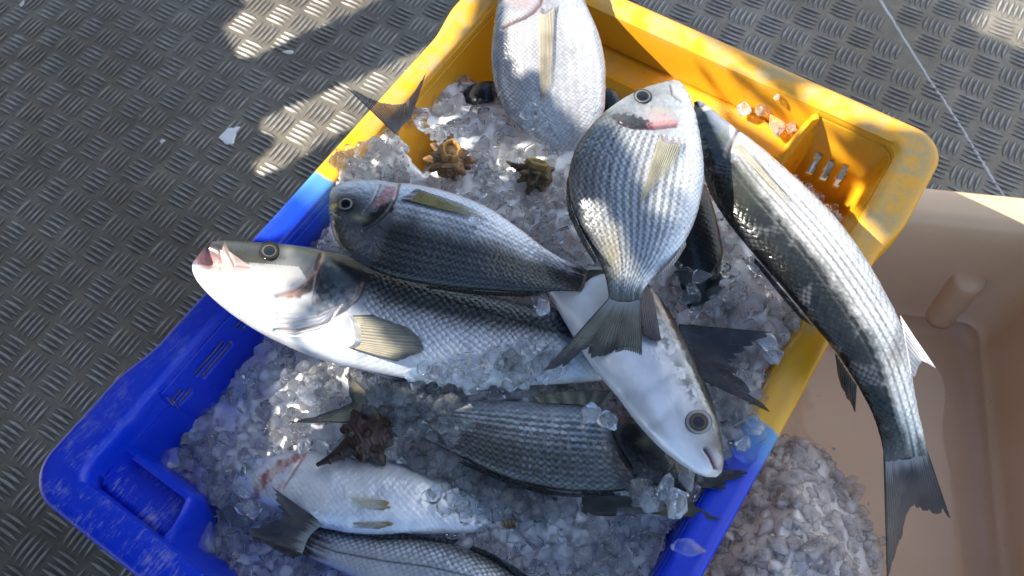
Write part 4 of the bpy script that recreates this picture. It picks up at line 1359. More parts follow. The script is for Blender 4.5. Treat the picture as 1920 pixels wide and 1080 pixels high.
add_fin(f, [(1010, 754), (1080, 758), (1130, 762)], [(1000, 742), (1075, 733), (1150, 732)], 'pelvic_fin', z=(0.318, 0.322), col=((0.20, 0.19, 0.13), (0.09, 0.085, 0.06)), rays=5, rag=0.1, seed=65, nr=16)
add_fin(f, [(868, 864), (960, 903), (1060, 925), (1150, 924)], [(862, 868), (955, 909), (1060, 931), (1155, 929)], 'dorsal_fin', z=(0.300, 0.294), col=((0.03, 0.03, 0.03), (0.012, 0.012, 0.012)), rays=30, rag=0.2, seed=66, nr=10)

# ---- 8 white belly-up fish in the ice ---------------------------------------
def paint_belly(f):
    x, y = f.px, f.py
    n1 = fbm(x * 0.03, y * 0.03, 3)
    c = mixv(np.broadcast_to(np.array((0.80, 0.81, 0.82)), f.col.shape), (0.62, 0.65, 0.70), sstep(0.45, 0.7, n1))
    c = mixv(c, (0.30, 0.31, 0.31), 0.8 * sstep(-0.7, -0.95, f.arc))
    f.col = np.clip(c, 0, 1)
    tx = fbm(x * 0.07, y * 0.07, 17)
    f.col = mixv(f.col, (0.42, 0.13, 0.11), softpoly(x, y, [(468, 930), (486, 893), (524, 862), (572, 846), (556, 862), (528, 884), (504, 908), (486, 934)], 5, 8) * (0.35 + 0.6 * sstep(0.3, 0.65, tx)))
    f.col = mixv(f.col, (0.55, 0.26, 0.24), 0.5 * np.exp(-(seg_dist(x, y, [(520, 920), (545, 888), (572, 856)])[0] / 5) ** 2) * sstep(0.3, 0.6, tx))
    f.col = mixv(f.col, (0.06, 0.06, 0.06), 0.9 * blob(x, y, 462, 878, 14, 8, -20))
    f.col = mixv(f.col, (0.48, 0.42, 0.22), 0.45 * blob(x, y, 690, 938, 40, 8, 8) + 0.4 * blob(x, y, 690, 984, 36, 6))
    f.col = mixv(f.col, (0.40, 0.28, 0.14), 0.7 * blob(x, y, 955, 985, 36, 6, 2))
    v, idn = scale_cells(f.X, f.T, 5, 5)
    f.disp += 0.25 * sstep(0, 0.8, v) + 0.8 * (fbm(x * 0.05, y * 0.05, 5) - 0.5)
    gill_line(f, [(530, 915), (548, 885), (572, 850)], 3, 1.2, (0.5, 0.25, 0.22), 0.5)


f = build_fish('white fish lying belly up in the ice with a red gill', 'fish',
               [(452, 880, 450, 896), (466, 868, 456, 918), (500, 856, 490, 940), (545, 846, 536, 962), (600, 848, 592, 985), (660, 856, 655, 998), (730, 866, 725, 1002), (800, 884, 798, 1002), (870, 916, 868, 999), (930, 950, 930, 993), (972, 968, 972, 990)],
               [0.268, 0.276, 0.280, 0.279, 0.272, 0.262], paint_belly, k=[0.5, 0.55, 0.5, 0.45], name='bass')
add_fin(f, [(655, 932), (662, 940), (655, 948)], [(748, 940), (742, 952), (722, 956)], 'pelvic_fin', col=((0.68, 0.65, 0.56), (0.58, 0.54, 0.44)), rays=8, rag=0.3, lift=(0.0003, 0.0008), seed=71, alpha=(0.05, 0.75), tipcol=(0.34, 0.28, 0.12), curve=0.05)
add_fin(f, [(660, 980), (664, 984), (660, 990)], [(746, 980), (742, 986), (715, 992)], 'pelvic_fin', col=((0.66, 0.63, 0.54), (0.55, 0.51, 0.40)), rays=8, rag=0.3, lift=(0.0003, 0.0008), seed=72, alpha=(0.05, 0.7), tipcol=(0.33, 0.27, 0.11), curve=-0.03)
add_fin(f, [(940, 976), (975, 974), (1010, 976)], [(945, 990), (985, 992), (1036, 992)], 'anal_fin', z=(0.272, 0.268), col=((0.34, 0.25, 0.13), (0.18, 0.13, 0.07)), rays=10, rag=0.1, seed=73, nr=18)

# ---- 9 bass at the bottom edge, dark tail to the left -------------------------
def paint_bottom(f):
    x, y = f.px, f.py
    bass_skin(f, back=(0.03, 0.033, 0.035), flank=(0.36, 0.39, 0.43), belly=(0.50, 0.53, 0.57), head=-0.1, pitch=(4.8, 4.4), y0=0.0, y1=-0.8, amt=0.5, disp=0.4)
    d, pos = seg_dist(x, y, [(560, 1008), (630, 1035), (720, 1052), (800, 1062), (880, 1080), (960, 1110)])
    f.col = mixv(f.col, (0.04, 0.042, 0.05), 0.75 * np.exp(-(d / 2.2) ** 2))


f = build_fish('silver bass cut by the bottom edge, black forked tail to the left', 'fish',
               [(1060, 1170, 1030, 1250), (1010, 1118, 960, 1230), (960, 1072, 900, 1195), (905, 1040, 845, 1165), (845, 1020, 785, 1138), (780, 1010, 725, 1112), (715, 1007, 670, 1086), (655, 1002, 622, 1064), (610, 990, 580, 1046), (585, 978, 562, 1036)],
               [0.262, 0.274, 0.278, 0.277, 0.272, 0.268], paint_bottom, tailcol=(0.04, 0.042, 0.048), k=[0.55, 0.55, 0.5, 0.4, 0.34], name='bass')
add_fin(f, [(606, 982), (580, 1006), (566, 1040)], [(497, 904), (512, 940), (520, 968), (492, 978), (460, 1000), (548, 1048)], 'tail_fin', z=(0.286, 0.300), col=((0.05, 0.053, 0.06), (0.010, 0.011, 0.014)), rays=26, rag=0.12, seed=81, basecol=(0.26, 0.28, 0.30), edge=(0.015, 0.015, 0.015))
add_fin(f, [(700, 1008), (780, 1011), (850, 1022)], [(705, 1000), (780, 999), (862, 1010)], 'dorsal_fin', z=(0.280, 0.282), col=((0.03, 0.032, 0.036), (0.012, 0.012, 0.014)), rays=12, rag=0.3, seed=83, nr=12)
add_fin(f, [(880, 1030), (930, 1055), (985, 1094)], [(886, 1022), (940, 1046), (995, 1082)], 'spiny_dorsal_fin', z=(0.280, 0.284), col=((0.03, 0.032, 0.036), (0.012, 0.012, 0.014)), rays=8, rag=0.2, seed=84, nr=12)


# ---- 10 fish of which only the back or the tail shows ------------------------
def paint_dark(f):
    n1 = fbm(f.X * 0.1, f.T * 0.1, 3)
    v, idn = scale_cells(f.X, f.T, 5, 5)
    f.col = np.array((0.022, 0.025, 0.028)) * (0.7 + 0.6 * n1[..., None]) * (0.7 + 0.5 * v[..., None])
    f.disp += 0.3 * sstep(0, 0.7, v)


def paint_grey(f):
    n1 = fbm(f.X * 0.1, f.T * 0.1, 3)
    f.col = np.array((0.16, 0.16, 0.14)) * (0.7 + 0.6 * n1[..., None])


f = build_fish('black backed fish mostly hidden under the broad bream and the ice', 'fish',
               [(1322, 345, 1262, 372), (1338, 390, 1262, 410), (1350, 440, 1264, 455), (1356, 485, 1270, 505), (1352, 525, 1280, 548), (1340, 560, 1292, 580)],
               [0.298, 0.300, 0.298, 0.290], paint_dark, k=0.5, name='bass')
f = build_fish('fish buried in ice with only its grey forked tail poking over the left rim', 'fish',
               [(850, 290, 800, 330), (815, 258, 770, 300), (785, 232, 752, 268), (765, 215, 742, 250)], [0.22, 0.235, 0.262, 0.288], paint_grey, k=0.4, name='sea_bream')
add_fin(f, [(742, 252), (754, 236), (770, 222)], [(647, 161), (718, 192), (762, 188), (800, 134)], 'tail_fin', z=(0.300, (0.338, 0.318, 0.318, 0.338)), col=((0.17, 0.17, 0.18), (0.06, 0.06, 0.07)), rays=22, rag=0.05, seed=91, edge=(0.05, 0.05, 0.06))
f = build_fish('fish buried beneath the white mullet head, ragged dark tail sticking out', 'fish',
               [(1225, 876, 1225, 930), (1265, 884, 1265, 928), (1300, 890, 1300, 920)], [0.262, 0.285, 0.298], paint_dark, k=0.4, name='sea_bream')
add_fin(f, [(1300, 886), (1300, 912)], [(1408, 880), (1404, 892), (1372, 902), (1362, 918)], 'tail_fin', z=(0.302, 0.306), col=((0.085, 0.085, 0.08), (0.03, 0.03, 0.03)), rays=16, rag=0.14, seed=93)
f = build_fish('fish buried along the lower edge of the ice, olive tail laid on the right rim', 'fish',
               [(1090, 915, 1090, 968), (1150, 926, 1150, 968), (1210, 936, 1210, 962)], [0.262, 0.276, 0.290], paint_grey, k=0.4, name='sea_bream')
add_fin(f, [(1205, 938), (1205, 962)], [(1300, 930), (1312, 950), (1362, 976)], 'tail_fin', z=(0.294, 0.304), col=((0.13, 0.12, 0.075), (0.05, 0.048, 0.035)), rays=14, rag=0.06, seed=95)
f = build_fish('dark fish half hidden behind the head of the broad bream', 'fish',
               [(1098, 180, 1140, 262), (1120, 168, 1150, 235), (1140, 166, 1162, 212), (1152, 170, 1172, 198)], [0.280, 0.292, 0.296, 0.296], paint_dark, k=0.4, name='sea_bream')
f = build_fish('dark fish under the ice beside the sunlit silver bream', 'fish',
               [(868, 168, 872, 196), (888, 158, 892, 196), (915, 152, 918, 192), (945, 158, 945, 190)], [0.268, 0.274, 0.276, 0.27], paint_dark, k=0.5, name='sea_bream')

# ------------------------------------------------------------------ ice
def mat_ice(name, clear=0.6, tint=(0.88, 0.93, 1.0), rough=0.1, sss=0.25, ior=1.31):
    m, n, p = new_mat(name)
    nz = noise_tex(n, 130, 4, 0.6)
    cl = noise_tex(n, 45, 3, 0.6)
    mr = N(n, 'ShaderNodeMapRange')
    n.links.new(cl.outputs[0], mr.inputs[0])
    mr.inputs[1].default_value = 0.3
    mr.inputs[2].default_value = 0.7
    mr.inputs[3].default_value = min(1, clear + 0.25)
    mr.inputs[4].default_value = max(0, clear - 0.22)
    n.links.new(mr.outputs[0], p.inputs['Transmission Weight'])
    p.inputs['Base Color'].default_value = (*tint, 1)
    p.inputs['IOR'].default_value = ior
    r2 = N(n, 'ShaderNodeMapRange')
    n.links.new(nz.outputs[0], r2.inputs[0])
    r2.inputs[3].default_value = rough * 0.4
    r2.inputs[4].default_value = rough * 2.6
    n.links.new(r2.outputs[0], p.inputs['Roughness'])
    p.inputs['Subsurface Weight'].default_value = sss
    p.inputs['Subsurface Radius'].default_value = (0.8, 0.8, 0.8)
    p.inputs['Subsurface Scale'].default_value = 0.012
    n.links.new(bump(n, nz.outputs[0], 0.25, 0.0012), p.inputs['Normal'])
    return m


M_ICE = mat_ice('wet_ice', 1.12, (0.985, 0.993, 1.0), 0.05, 0.6, 1.2)
M_BED = mat_ice('packed_ice', 0.0, (0.95, 0.98, 1.0), 0.25, 1.0)
M_CLEAR = mat_ice('clear_ice', 0.9, (0.95, 0.97, 1.0), 0.05, 0.0)
M_SLUSHBED = mat_ice('packed_slush', 0.0, (0.95, 0.92, 0.90), 0.3, 0.9)
M_SLUSH = mat_ice('slushy_ice', 0.66, (0.99, 0.975, 0.965), 0.14, 1.0, 1.18)


def hull_shape(rng):
    """an angular broken lump: hull of scattered points with its edges melted round"""
    import bmesh
    bm = bmesh.new()
    e = rng.uniform(0.62, 1.2, 3)
    for _ in range(rng.integers(11, 18)):
        v = rng.normal(size=3)
        bm.verts.new(v / np.linalg.norm(v) * e * rng.uniform(0.8, 1.05))
    h = bmesh.ops.convex_hull(bm, input=bm.verts)
    bmesh.ops.delete(bm, geom=list({g for g in h['geom_interior'] + h['geom_unused'] if isinstance(g, bmesh.types.BMVert)}), context='VERTS')
    bmesh.ops.dissolve_limit(bm, angle_limit=0.30, verts=bm.verts, edges=bm.edges)
    bmesh.ops.bevel(bm, geom=list(bm.edges), offset=0.13, offset_type='OFFSET', segments=2, profile=0.5, affect='EDGES', clamp_overlap=True)
    bmesh.ops.triangulate(bm, faces=bm.faces)
    bm.verts.index_update()
    V = np.array([v.co[:] for v in bm.verts])
    F = np.array([[v.index for v in f_.verts] for f_ in bm.faces])
    bm.free()
    f = fbm(V[:, 0] * 2.0 + V[:, 2] * 1.7 + 9, V[:, 1] * 2.0 - V[:, 2] * 1.1 + 5, int(rng.integers(0, 40)), 3)
    return V * (1 + 0.25 * (f - 0.5))[:, None], F


SHAPES = [hull_shape(RNG) for _ in range(40)]


def rand_rot(rng):
    q = rng.normal(size=4)
    q /= np.linalg.norm(q)
    a, b, c, d = q
    return np.array([[1 - 2 * (c * c + d * d), 2 * (b * c - a * d), 2 * (b * d + a * c)], [2 * (b * c + a * d), 1 - 2 * (b * b + d * d), 2 * (c * d - a * b)], [2 * (b * d - a * c), 2 * (c * d + a * b), 1 - 2 * (b * b + c * c)]])


ICE_PTS = np.array([(465, 640, .238), (400, 730, .238), (310, 860, .232), (300, 885, .23), (345, 935, .232), (405, 970, .236), (370, 1030, .236), (420, 1090, .24), (560, 740, .272), (520, 690, .264), (480, 780, .257),
                    (600, 800, .274), (450, 860, .256), (420, 920, .246), (700, 760, .285), (740, 840, .284), (900, 720, .300), (1000, 700, .303), (800, 730, .294), (850, 960, .268), (1000, 950, .273), (1100, 960, .281),
                    (1200, 930, .286), (1280, 900, .290), (1150, 1040, .276), (1240, 1010, .273), (1000, 1060, .265), (700, 1060, .254), (560, 1070, .25), (650, 310, .302), (700, 280, .300), (760, 230, .290), (830, 180, .276),
                    (900, 180, .276), (850, 300, .296), (950, 250, .294), (1000, 200, .286), (1040, 280, .302), (1000, 360, .308), (960, 420, .314), (1060, 440, .318), (1105, 490, .322), (1300, 560, .290), (1340, 530, .292),
                    (1400, 520, .290), (1450, 600, .292), (1480, 620, .294), (1350, 450, .282), (1390, 640, .288), (1380, 760, .298), (1410, 820, .302), (1360, 840, .300), (1520, 380, .245), (1590, 430, .240), (620, 440, .284), (600, 470, .282),
                    (1180, 620, .29), (1020, 600, .30), (1250, 480, .30), (1200, 300, .28), (1130, 160, .24), (1350, 300, .25), (1000, 100, .24), (900, 100, .24)])
ICE_OUT = [(470, 632), (440, 690), (400, 732), (370, 770), (332, 800), (304, 845), (300, 882), (340, 935), (372, 962), (408, 972), (372, 1012), (362, 1045), (398, 1080), (420, 1130), (1215, 1130), (1238, 1060), (1250, 1005),
           (1290, 962), (1352, 932), (1392, 872), (1402, 832), (1422, 780), (1432, 730), (1442, 680), (1472, 660), (1492, 622), (1520, 600), (1600, 450), (1590, 405), (1540, 372), (1500, 330), (1440, 300), (1200, 200), (1130, 190), (1060, 180), (1000, 160),
           (940, 160), (870, 148), (828, 152), (792, 190), (730, 200), (690, 258), (640, 295), (630, 338), (625, 400), (604, 450), (590, 480)]


def ice_height(x, y):
    x, y = np.asarray(x, float), np.asarray(y, float)
    d = (x[..., None] - ICE_PTS[:, 0]) ** 2 + (y[..., None] - ICE_PTS[:, 1]) ** 2
    wt = 1 / (d + 200) ** 1.7
    return (wt * ICE_PTS[:, 2]).sum(-1) / wt.sum(-1)


def merged(place):
    """one mesh from many (shape index, 3x3, position)"""
    V, F, n = [], [], 0
    for (i, k), R, p in place:
        v, f_ = SHAPES[i]
        V.append((v * k) @ R.T + p)
        F.append(f_ + n)
        n += len(v)
    return np.concatenate(V), np.concatenate(F)


def in_fish(x, y, grow=0.0, skip=()):
    r = np.zeros(np.shape(x), bool)
    for k, f_ in enumerate(FISH):
        if k not in skip:
            r |= inside(f_.poly, x, y)
    return r


def fish_floor(x, y):
    """lowest fish underside over a pixel (inf where there is none)"""
    r = np.full(np.shape(x), 9.0)
    for f_ in FISH:
        a = inside(f_.poly, x, y)
        r = np.where(a, np.minimum(r, f_.zmid - 0.012), r)
    return r


def build_ice():
    rng = np.random.default_rng(21)
    # bed
    gx, gy = np.meshgrid(np.arange(270, 1640, 6.0), np.arange(130, 1150, 6.0), indexing='ij')
    h = ice_height(gx, gy) + 0.0005 + 0.009 * (fbm(gx * 0.06, gy * 0.06, 5) - 0.5)
    h = np.minimum(h, fish_floor(gx, gy) - 0.004)
    ins = inside(ICE_OUT, gx, gy)
    W = U(gx, gy, h)
    F = grid_faces(*gx.shape)
    F = F[ins.ravel()[F].all(1)]
    bedV, bedF = W.reshape(-1, 3), F
    used = np.unique(bedF)
    mp = np.full(len(bedV), -1)
    mp[used] = np.arange(len(used))
    bedV, bedF = bedV[used], mp[bedF]
    # lumps
    place = []
    COVER = [  # (outline, extra height, how many) where lumps lie on top of a fish
        ([(700, 725), (840, 720), (1000, 700), (1060, 690), (1080, 725), (1000, 745), (900, 748), (800, 760), (760, 800), (720, 800), (690, 770)], 0.300, 150),
        ([(770, 690), (900, 672), (1010, 640), (1050, 660), (1060, 700), (1000, 725), (860, 728), (780, 718)], 0.312, 110),
        ([(760, 750), (850, 760), (870, 800), (850, 850), (800, 850), (740, 800)], 0.306, 40),
        ([(560, 838), (700, 850), (800, 868), (900, 920), (960, 950), (1040, 975), (1040, 950), (900, 880), (800, 850), (700, 835)], 0.286, 190),
        ([(850, 900), (930, 925), (940, 970), (870, 975), (800, 930)], 0.286, 40),
        ([(1170, 905), (1290, 890), (1330, 905), (1290, 950), (1200, 950)], 0.304, 36),
        ([(690, 700), (760, 715), (760, 760), (700, 770)], 0.300, 16),
        ([(450, 868), (480, 850), (560, 838), (540, 850), (470, 885)], 0.280, 12),
        ([(1010, 545), (1035, 545), (1040, 620), (1020, 640), (1000, 600)], 0.338, 6),
        ([(1260, 500), (1360, 480), (1400, 560), (1300, 600)], 0.302, 30),
        ([(748, 225), (785, 212), (850, 265), (845, 310), (800, 325), (750, 262)], 0.300, 34),
        ([(985, 190), (1030, 240), (1065, 300), (1030, 300), (975, 225)], 0.302, 14),
        ([(440, 890), (470, 930), (480, 960), (440, 940)], 0.276, 8),
        ([(650, 940), (500, 1000), (480, 1040), (540, 1060)], 0.0, 0),
    ]
    n = 0
    cand = 1900
    x = rng.uniform(280, 1620, cand * 3)
    y = rng.uniform(135, 1130, cand * 3)
    ok = inside(ICE_OUT, x, y)
    x, y = x[ok], y[ok]
    z = ice_height(x, y)
    fl = fish_floor(x, y)
    for a, b, c, d in zip(x, y, z, fl):
        r = 0.0046 + 0.0074 * rng.random() ** 1.6
        zz = c + rng.uniform(-0.003, 0.0045)
        if d < 5 and zz + r * 0.8 > d:
            zz = d - r - rng.uniform(0, 0.01)
            if rng.random() < 0.55:
                continue
        place.append(((rng.integers(len(SHAPES)), r), rand_rot(rng), U(a, b, zz)))
    for poly, zz, num in COVER:
        p = np.array(poly, float)
        k = 0
        while k < num:
            a, b = rng.uniform(p[:, 0].min(), p[:, 0].max()), rng.uniform(p[:, 1].min(), p[:, 1].max())
            if not inside(p, np.array([a]), np.array([b]))[0]:
                continue
            k += 1
            r = 0.0040 + 0.0058 * rng.random() ** 1.5
            zb = zz
            for f_ in FISH:
                if inside(f_.poly, np.array([a]), np.array([b]))[0] and f_.zmid < zz + 0.02:
                    zb = max(zb if False else 0, depth_at(f_, a, b) + r * 0.35)
            place.append(((rng.integers(len(SHAPES)), r), rand_rot(rng), U(a, b, zb + rng.uniform(-0.001, 0.0015))))
    V, F = merged(place)
    nb = len(bedV)
    o = mesh_obj('crushed_ice', np.vstack([bedV, V]), [bedF, F + nb], mats=[M_BED, M_ICE], midx=np.concatenate([np.zeros(len(bedF)), np.ones(len(F))]))
    tag(o, 'heaped crushed ice filling the crate around the fish', 'ice', None, 'stuff')
    print('ice lumps', len(place))
    # slush in the tub
    rng = np.random.default_rng(5)
    out = [(1180, 1200), (1290, 1060), (1380, 920), (1440, 830), (1500, 815), (1560, 850), (1600, 920), (1640, 985), (1660, 1060), (1640, 1200)]
    gx, gy = np.meshgrid(np.arange(1150, 1720, 5.0), np.arange(780, 1230, 5.0), indexing='ij')
    dd, _ = seg_dist(gx, gy, out + [out[0]])
    ins = inside(out, gx, gy)
    dd = np.where(ins, dd, -dd)
    hh = 0.008 + 0.055 * sstep(-10, 130, dd) + 0.030 * (fbm(gx * 0.03, gy * 0.022, 3) - 0.5) * sstep(0, 60, dd)
    W = U(gx, gy, hh)
    F = grid_faces(*gx.shape)
    F = F[(dd.ravel() > -12)[F].all(1)]
    place = []
    for _ in range(1250):
        a, b = rng.uniform(1170, 1690), rng.uniform(800, 1200)
        i, j = int((a - 1150) / 5), int((b - 780) / 5)
        if dd[i, j] < -14 + 26 * rng.random():
            continue
        r = 0.0045 + 0.0095 * rng.random() ** 2
        place.append(((rng.integers(len(SHAPES)), r), rand_rot(rng), U(a, b, hh[i, j] + rng.uniform(-0.005, 0.002))))
    V, F2 = merged(place)
    bv = W.reshape(-1, 3)
    o = mesh_obj('slush_ice', np.vstack([bv, V]), [F, F2 + len(bv)], mats=[M_SLUSHBED, M_SLUSH], midx=np.concatenate([np.zeros(len(F)), np.ones(len(F2))]))
    tag(o, 'slushy half melted ice piled in the beige tub', 'ice', None, 'stuff')


build_ice()


def chunk(x, y, z, r, label, mat=None, group='loose ice chunks'):
    rng = np.random.default_rng(int(x * 7 + y))
    V, F_ = SHAPES[rng.integers(len(SHAPES))]
    V = V @ rand_rot(rng).T * r
    c = U(x, y, z + r * 0.55)
    o = mesh_obj('ice_chunk', V, F_, mat or M_CLEAR)
    o.location = c
    tag(o, label, 'ice chunk', group)
    return o


for a in [
    (1367, 156, 0.268, 0.0085, 'ice chunk nearest the middle of the yellow ledge, squarish'), (1402, 165, 0.268, 0.0095, 'tall rounded ice chunk on the yellow ledge beside a brown speck'),
    (1345, 138, 0.268, 0.008, 'ice chunk tucked under the rim at the left of the yellow ledge'), (1396, 205, 0.268, 0.0085, 'sunlit ice chunk on the yellow ledge near its front edge'),
    (1432, 205, 0.268, 0.011, 'largest ice chunk on the yellow ledge'), (1455, 235, 0.268, 0.011, 'broad flat ice chunk at the corner end of the yellow ledge'),
    (1484, 240, 0.268, 0.0065, 'small ice chunk at the very end of the yellow ledge by the corner pocket'), (1457, 182, 0.295, 0.0045, 'tiny ice bead on the inside edge of the yellow rim'),
    (1392, 828, 0.302, 0.0095, 'clear ice chunk lying where yellow rim turns blue'), (1412, 795, 0.302, 0.0085, 'clear ice chunk on the yellow rim beside the fish eye'),
    (1292, 1030, 0.300, 0.0125, 'single ice chunk stuck on the blue rim above the tub slush'), (1440, 640, 0.300, 0.010, 'ice chunk on the yellow rim between tail and mullet'),
    (1452, 668, 0.298, 0.0085, 'ice chunk touching the black tail near the yellow rim'),
    (1215, 935, 0.300, 0.012, 'glassy ice chunk under the striped bream head, leftmost of its cluster'), (1250, 915, 0.303, 0.011, 'glassy ice chunk under the chin of the white fish'),
    (1268, 945, 0.302, 0.013, 'glassy ice chunk resting on the olive tail'), (1290, 900, 0.306, 0.009, 'glassy ice chunk touching the mouth of the white fish'),
    (1105, 775, 0.318, 0.0085, 'ice chunk on the striped bream beside the white belly'), (1140, 790, 0.318, 0.010, 'ice chunk wedged between striped bream and white belly'),
    (590, 715, 0.272, 0.011, 'bright sunlit ice chunk below the bass throat'), (575, 740, 0.276, 0.011, 'angular ice chunk on the slope left of the grey tail'),
    (320, 858, 0.235, 0.012, 'lone ice chunk against the blue wall beside the corner pad'),
    (378, 1010, 0.236, 0.016, 'large ice chunk against the blue wall near the bottom edge'),
    (1016, 575, 0.335, 0.009, 'wet ice chunk on the edge of the bass under the forked tail'), (888, 415, 0.362, 0.005, 'melting ice drop on the side of the left bream'),
]:
    chunk(*a)

# ------------------------------------------------------------------ water in the tub
def build_water():
    c, ux, uy, hx, hy = TUB
    g = np.linspace(-1, 1, 60)
    A, B = np.meshgrid(g * (hx - 0.056), g * (hy - 0.056), indexing='ij')
    Z = 0.0175 + 0.0009 * (fbm(A * 22, B * 22, 3) - 0.5)
    P = np.concatenate([c + A[..., None] * ux - B[..., None] * uy, Z[..., None]], -1)
    m, n, p = new_mat('meltwater')
    p.inputs['Base Color'].default_value = (1.0, 0.97, 0.93, 1)
    p.inputs['Transmission Weight'].default_value = 1.0
    p.inputs['Roughness'].default_value = 0.04
    p.inputs['IOR'].default_value = 1.33
    n.links.new(bump(n, noise_tex(n, 25, 2).outputs[0], 0.12, 0.004), p.inputs['Normal'])
    o = mesh_obj('water', P.reshape(-1, 3), grid_faces(60, 60), m)
    tag(o, 'shallow cloudy meltwater in the bottom of the beige tub', None, None, 'structure')


build_water()

# ------------------------------------------------------------------ spiny whelk shells
M_SHELL = mat_skin('whelk_shell', 0.42, 0.3, 0.0)


def build_shell(label, cx, cy, z, r, axis_deg, canal_len, aperture, tone, lip, spk=1.0, seed=0, flat=0.8):
    """body with spines, mouth and a straight siphon canal; axis_deg: direction of the canal in the picture plane"""
    rng = np.random.default_rng(seed)
    c = U(cx, cy, z)
    root = empty('murex_shell', c - np.array([0, 0, r * 0.7]))
    tag(root, label, 'sea shell', 'spiny shells on the ice')
    a = math.radians(-axis_deg)
    ax = np.array([math.cos(a), math.sin(a), 0.15])
    ax /= np.linalg.norm(ax)
    up = np.array([0.0, 0.0, 1.0]) + (np.array([0, 0, CAM_H]) - c) * 0.6
    up -= ax * (up @ ax)
    up /= np.linalg.norm(up)
    sd = np.cross(up, ax)
    nu, nv = 130, 190
    th = np.linspace(0.001, math.pi - 0.001, nu)
    ph = np.linspace(0, 2 * math.pi, nv, endpoint=False)
    T, Pp = np.meshgrid(th, ph, indexing='ij')
    d = np.stack([np.cos(T), np.sin(T) * np.cos(Pp), np.sin(T) * np.sin(Pp)], -1)     # along axis, side, up
    R = np.ones(T.shape)
    R *= 1 - 0.22 * np.clip(d[..., 0], 0, 1) + 0.10 * np.clip(-d[..., 0], 0, 1)
    # whorl steps of the spire at the blunt end
    ang = np.arctan2(d[..., 2], d[..., 1])
    R += 0.06 * np.cos(3.2 * (T * 2.2 + ang / (2 * math.pi) * 2.4)) * sstep(1.4, 2.2, T)
    R += 0.05 * (fbm(T * 5, np.sin(Pp) * 4 + np.cos(Pp) * 3, seed) - 0.5) + 0.02 * np.cos(T * 34)
    ap_d = np.array(aperture, float) if aperture else None
    n1 = fbm(T * 4 + 3, np.cos(Pp) * 3 + np.sin(Pp) * 5, seed + 3)
    col = mixv(np.broadcast_to(np.array(tone[0]), d.shape), tone[1], sstep(0.35, 0.65, n1))
    col = mixv(col, tone[2], 0.6 * sstep(0.2, 0.9, np.cos(T * 17) * 0.5 + 0.5) * sstep(0.4, 0.6, fbm(T * 9, Pp * 2, seed + 5)))
    for ring, (t0, m_, hgt) in enumerate(((1.05, 7, 0.55), (1.65, 8, 0.75), (2.25, 6, 0.45))):
        for k in range(m_):
            p0 = 2 * math.pi * (k + 0.3 * rng.random()) / m_ + ring * 0.5
            v = np.array([math.cos(t0), math.sin(t0) * math.cos(p0), math.sin(t0) * math.sin(p0)])
            dt = d @ v
            wd = rng.uniform(0.962, 0.976)
            k_ = np.clip((dt - wd) / (1 - wd), 0, 1)
            sp = spk * hgt * rng.uniform(0.6, 1.2) * k_ ** 1.5
            if ap_d is not None:
                sp = sp * sstep(0.62, 0.35, np.clip(d @ (ap_d / np.linalg.norm(ap_d)), 0, 1))
            R += sp
            col = mixv(col, np.array(tone[0]) * 0.6, 0.6 * k_)
    P = (d * R[..., None]) * r * np.array([1.15, 1.0, flat])
    W = c + P[..., :1] * ax + P[..., 1:2] * sd + P[..., 2:] * up
    F = grid_faces(nu, nv, wrap_v=True)
    mesh_obj('shell_body', W.reshape(-1, 3), F, M_SHELL, root, col=np.clip(col, 0, 1).reshape(-1, 3))
    if ap_d is not None:
        an = ap_d / np.linalg.norm(ap_d)
        an = an[0] * ax + an[1] * sd + an[2] * up
        b1 = ax - an * (an @ ax)
        b1 /= np.linalg.norm(b1)
        b2 = np.cross(an, b1)
        prof = [(0.80, 0.52, 1), (0.74, 0.78, 1), (0.66, 0.92, 0), (0.58, 0.96, 0), (0.50, 0.90, 0), (0.44, 0.74, 2), (0.38, 0.50, 3), (0.28, 0.28, 3), (0.12, 0.16, 3), (0.01, 0.14, 3)]
        tones = [lip, tone[1], np.array(lip) * 0.55, (0.028, 0.012, 0.008)]
        g = np.linspace(0, 2 * math.pi, 48, endpoint=False)
        wav = 1 + 0.07 * np.cos(5 * g) + 0.05 * np.cos(9 * g + 1)
        Q, cc = [], []
        for i, (q_, h_, k_) in enumerate(prof):
            w_ = wav if i < 5 else 1 + 0 * g
            Q.append(c + r * (q_ * 1.12 * w_ * np.cos(g))[:, None] * b1 + r * (q_ * 0.86 * w_ * np.sin(g))[:, None] * b2 + r * h_ * an)
            cc.append(np.broadcast_to(np.array(tones[k_]), (48, 3)) * (0.75 + 0.5 * noise(g * 3, g * 0 + i, seed))[:, None])
        mesh_obj('aperture', np.array(Q).reshape(-1, 3), grid_faces(len(prof), 48, wrap_v=True), M_SHELL, root, col=np.array(cc).reshape(-1, 3))
    # siphon canal
    s = np.linspace(0, 1, 40)
    g = np.linspace(0, 2 * math.pi, 18, endpoint=False)
    rad = r * (0.36 * (1 - s) ** 1.3 + 0.085)
    rad[-1] = r * 0.02
    bend = 0.10 * np.sin(s * 2.6) * r
    thorn = 1 + 0.5 * (np.cos(s * 19)[:, None] > 0.8) * (np.cos(g - 0.5)[None] > 0.85)
    Q = (c + (r * 0.75 + canal_len * s)[:, None, None] * ax + (rad[:, None] * np.cos(g) * thorn + bend[:, None])[..., None] * sd + (rad[:, None] * np.sin(g) * thorn)[..., None] * up)
    cc = np.broadcast_to(np.array(tone[0]) * 0.75, Q.shape) * (0.7 + 0.6 * noise(s * 14, s * 0, seed))[:, None, None]
    mesh_obj('siphon_canal', Q.reshape(-1, 3), grid_faces(40, 18, wrap_v=True), M_SHELL, root, col=cc.reshape(-1, 3))


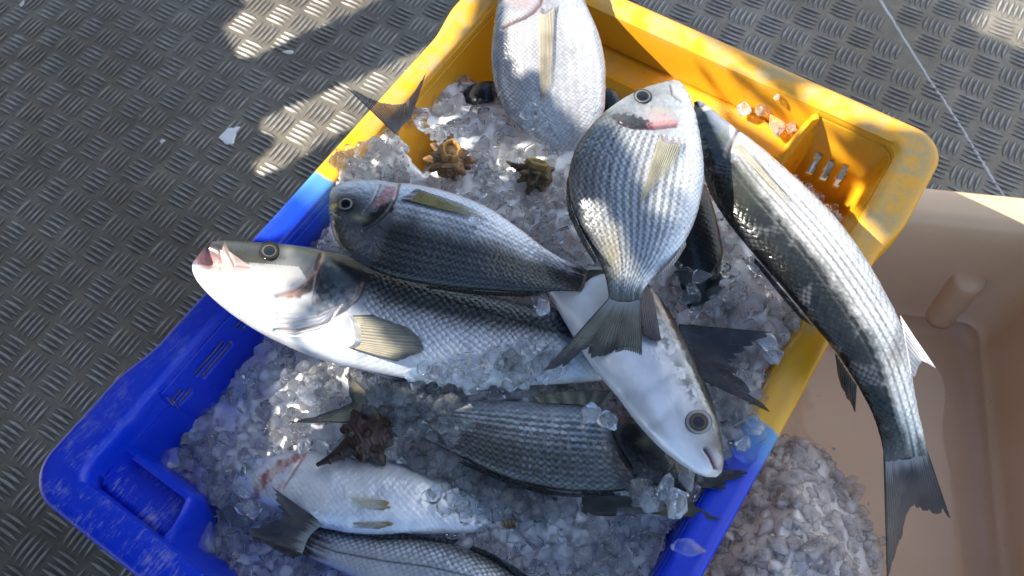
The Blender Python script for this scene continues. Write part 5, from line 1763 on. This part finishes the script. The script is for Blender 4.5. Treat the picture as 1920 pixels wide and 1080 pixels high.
build_shell('spiny orange brown whelk shell with its round mouth facing up', 843, 296, 0.314, 0.0128, -78, 0.012, (0.28, -0.15, 0.95), ((0.14, 0.07, 0.03), (0.33, 0.17, 0.06), (0.40, 0.26, 0.13)), (0.46, 0.24, 0.06), seed=3)
build_shell('small olive brown spiny shell lying on its side by the broad bream', 1003, 325, 0.314, 0.0110, -150, 0.016, (0.1, -0.75, 0.65), ((0.08, 0.05, 0.025), (0.18, 0.12, 0.04), (0.22, 0.16, 0.05)), (0.36, 0.24, 0.04), seed=7)
build_shell('dark brown spiny shell with a long straight canal beside the grey tail', 684, 820, 0.294, 0.0155, 152, 0.026, None, ((0.035, 0.018, 0.014), (0.065, 0.035, 0.025), (0.10, 0.06, 0.045)), (0.2, 0.1, 0.05), spk=0.62, seed=9, flat=0.7)

# ------------------------------------------------------------------ marks dropped on the deck
def splat(outline, label, col, cat, hgt=0.0016):
    p = catmull(np.vstack([outline, outline[:1]]), 60)[:-1]
    W = U(p[:, 0], p[:, 1], 0.0)
    c = W.mean(0)
    rings = [(1.0, 0.0004), (0.93, hgt * 0.8), (0.8, hgt), (0.4, hgt * 1.05), (0.03, hgt)]
    V = np.concatenate([c + (W - c) * k + [0, 0, z] for k, z in rings])
    m, n, q = new_mat(cat.replace(' ', '_') + '_matter')
    q.inputs['Base Color'].default_value = (*col, 1)
    q.inputs['Roughness'].default_value = 0.6
    n.links.new(bump(n, noise_tex(n, 400, 3).outputs[0], 0.5, 0.001), q.inputs['Normal'])
    o = mesh_obj(cat.replace(' ', '_'), V, grid_faces(len(rings), len(p), wrap_v=True), m)
    tag(o, label, cat)
    return o


splat([(410, 258), (418, 250), (428, 241), (436, 240), (446, 238), (452, 240), (444, 252), (440, 262), (438, 270), (428, 272), (420, 268)], 'white splash of bird dropping on the dark tread plate', (0.75, 0.78, 0.82), 'bird dropping')
splat([(36, 10), (42, 3), (46, 1), (46, 6), (42, 12), (38, 13)], 'small pale fleck at the top left corner of the deck', (0.5, 0.5, 0.5), 'pale fleck')
splat([(528, 98), (540, 95), (550, 96), (549, 101), (540, 102)], 'thin white fleck on the deck between the two sun patches', (0.6, 0.62, 0.64), 'paint fleck')
splat([(300, 266), (304, 262), (310, 264), (303, 270)], 'tiny white chip on a tread bar left of the bird dropping', (0.6, 0.6, 0.6), 'paint chip')
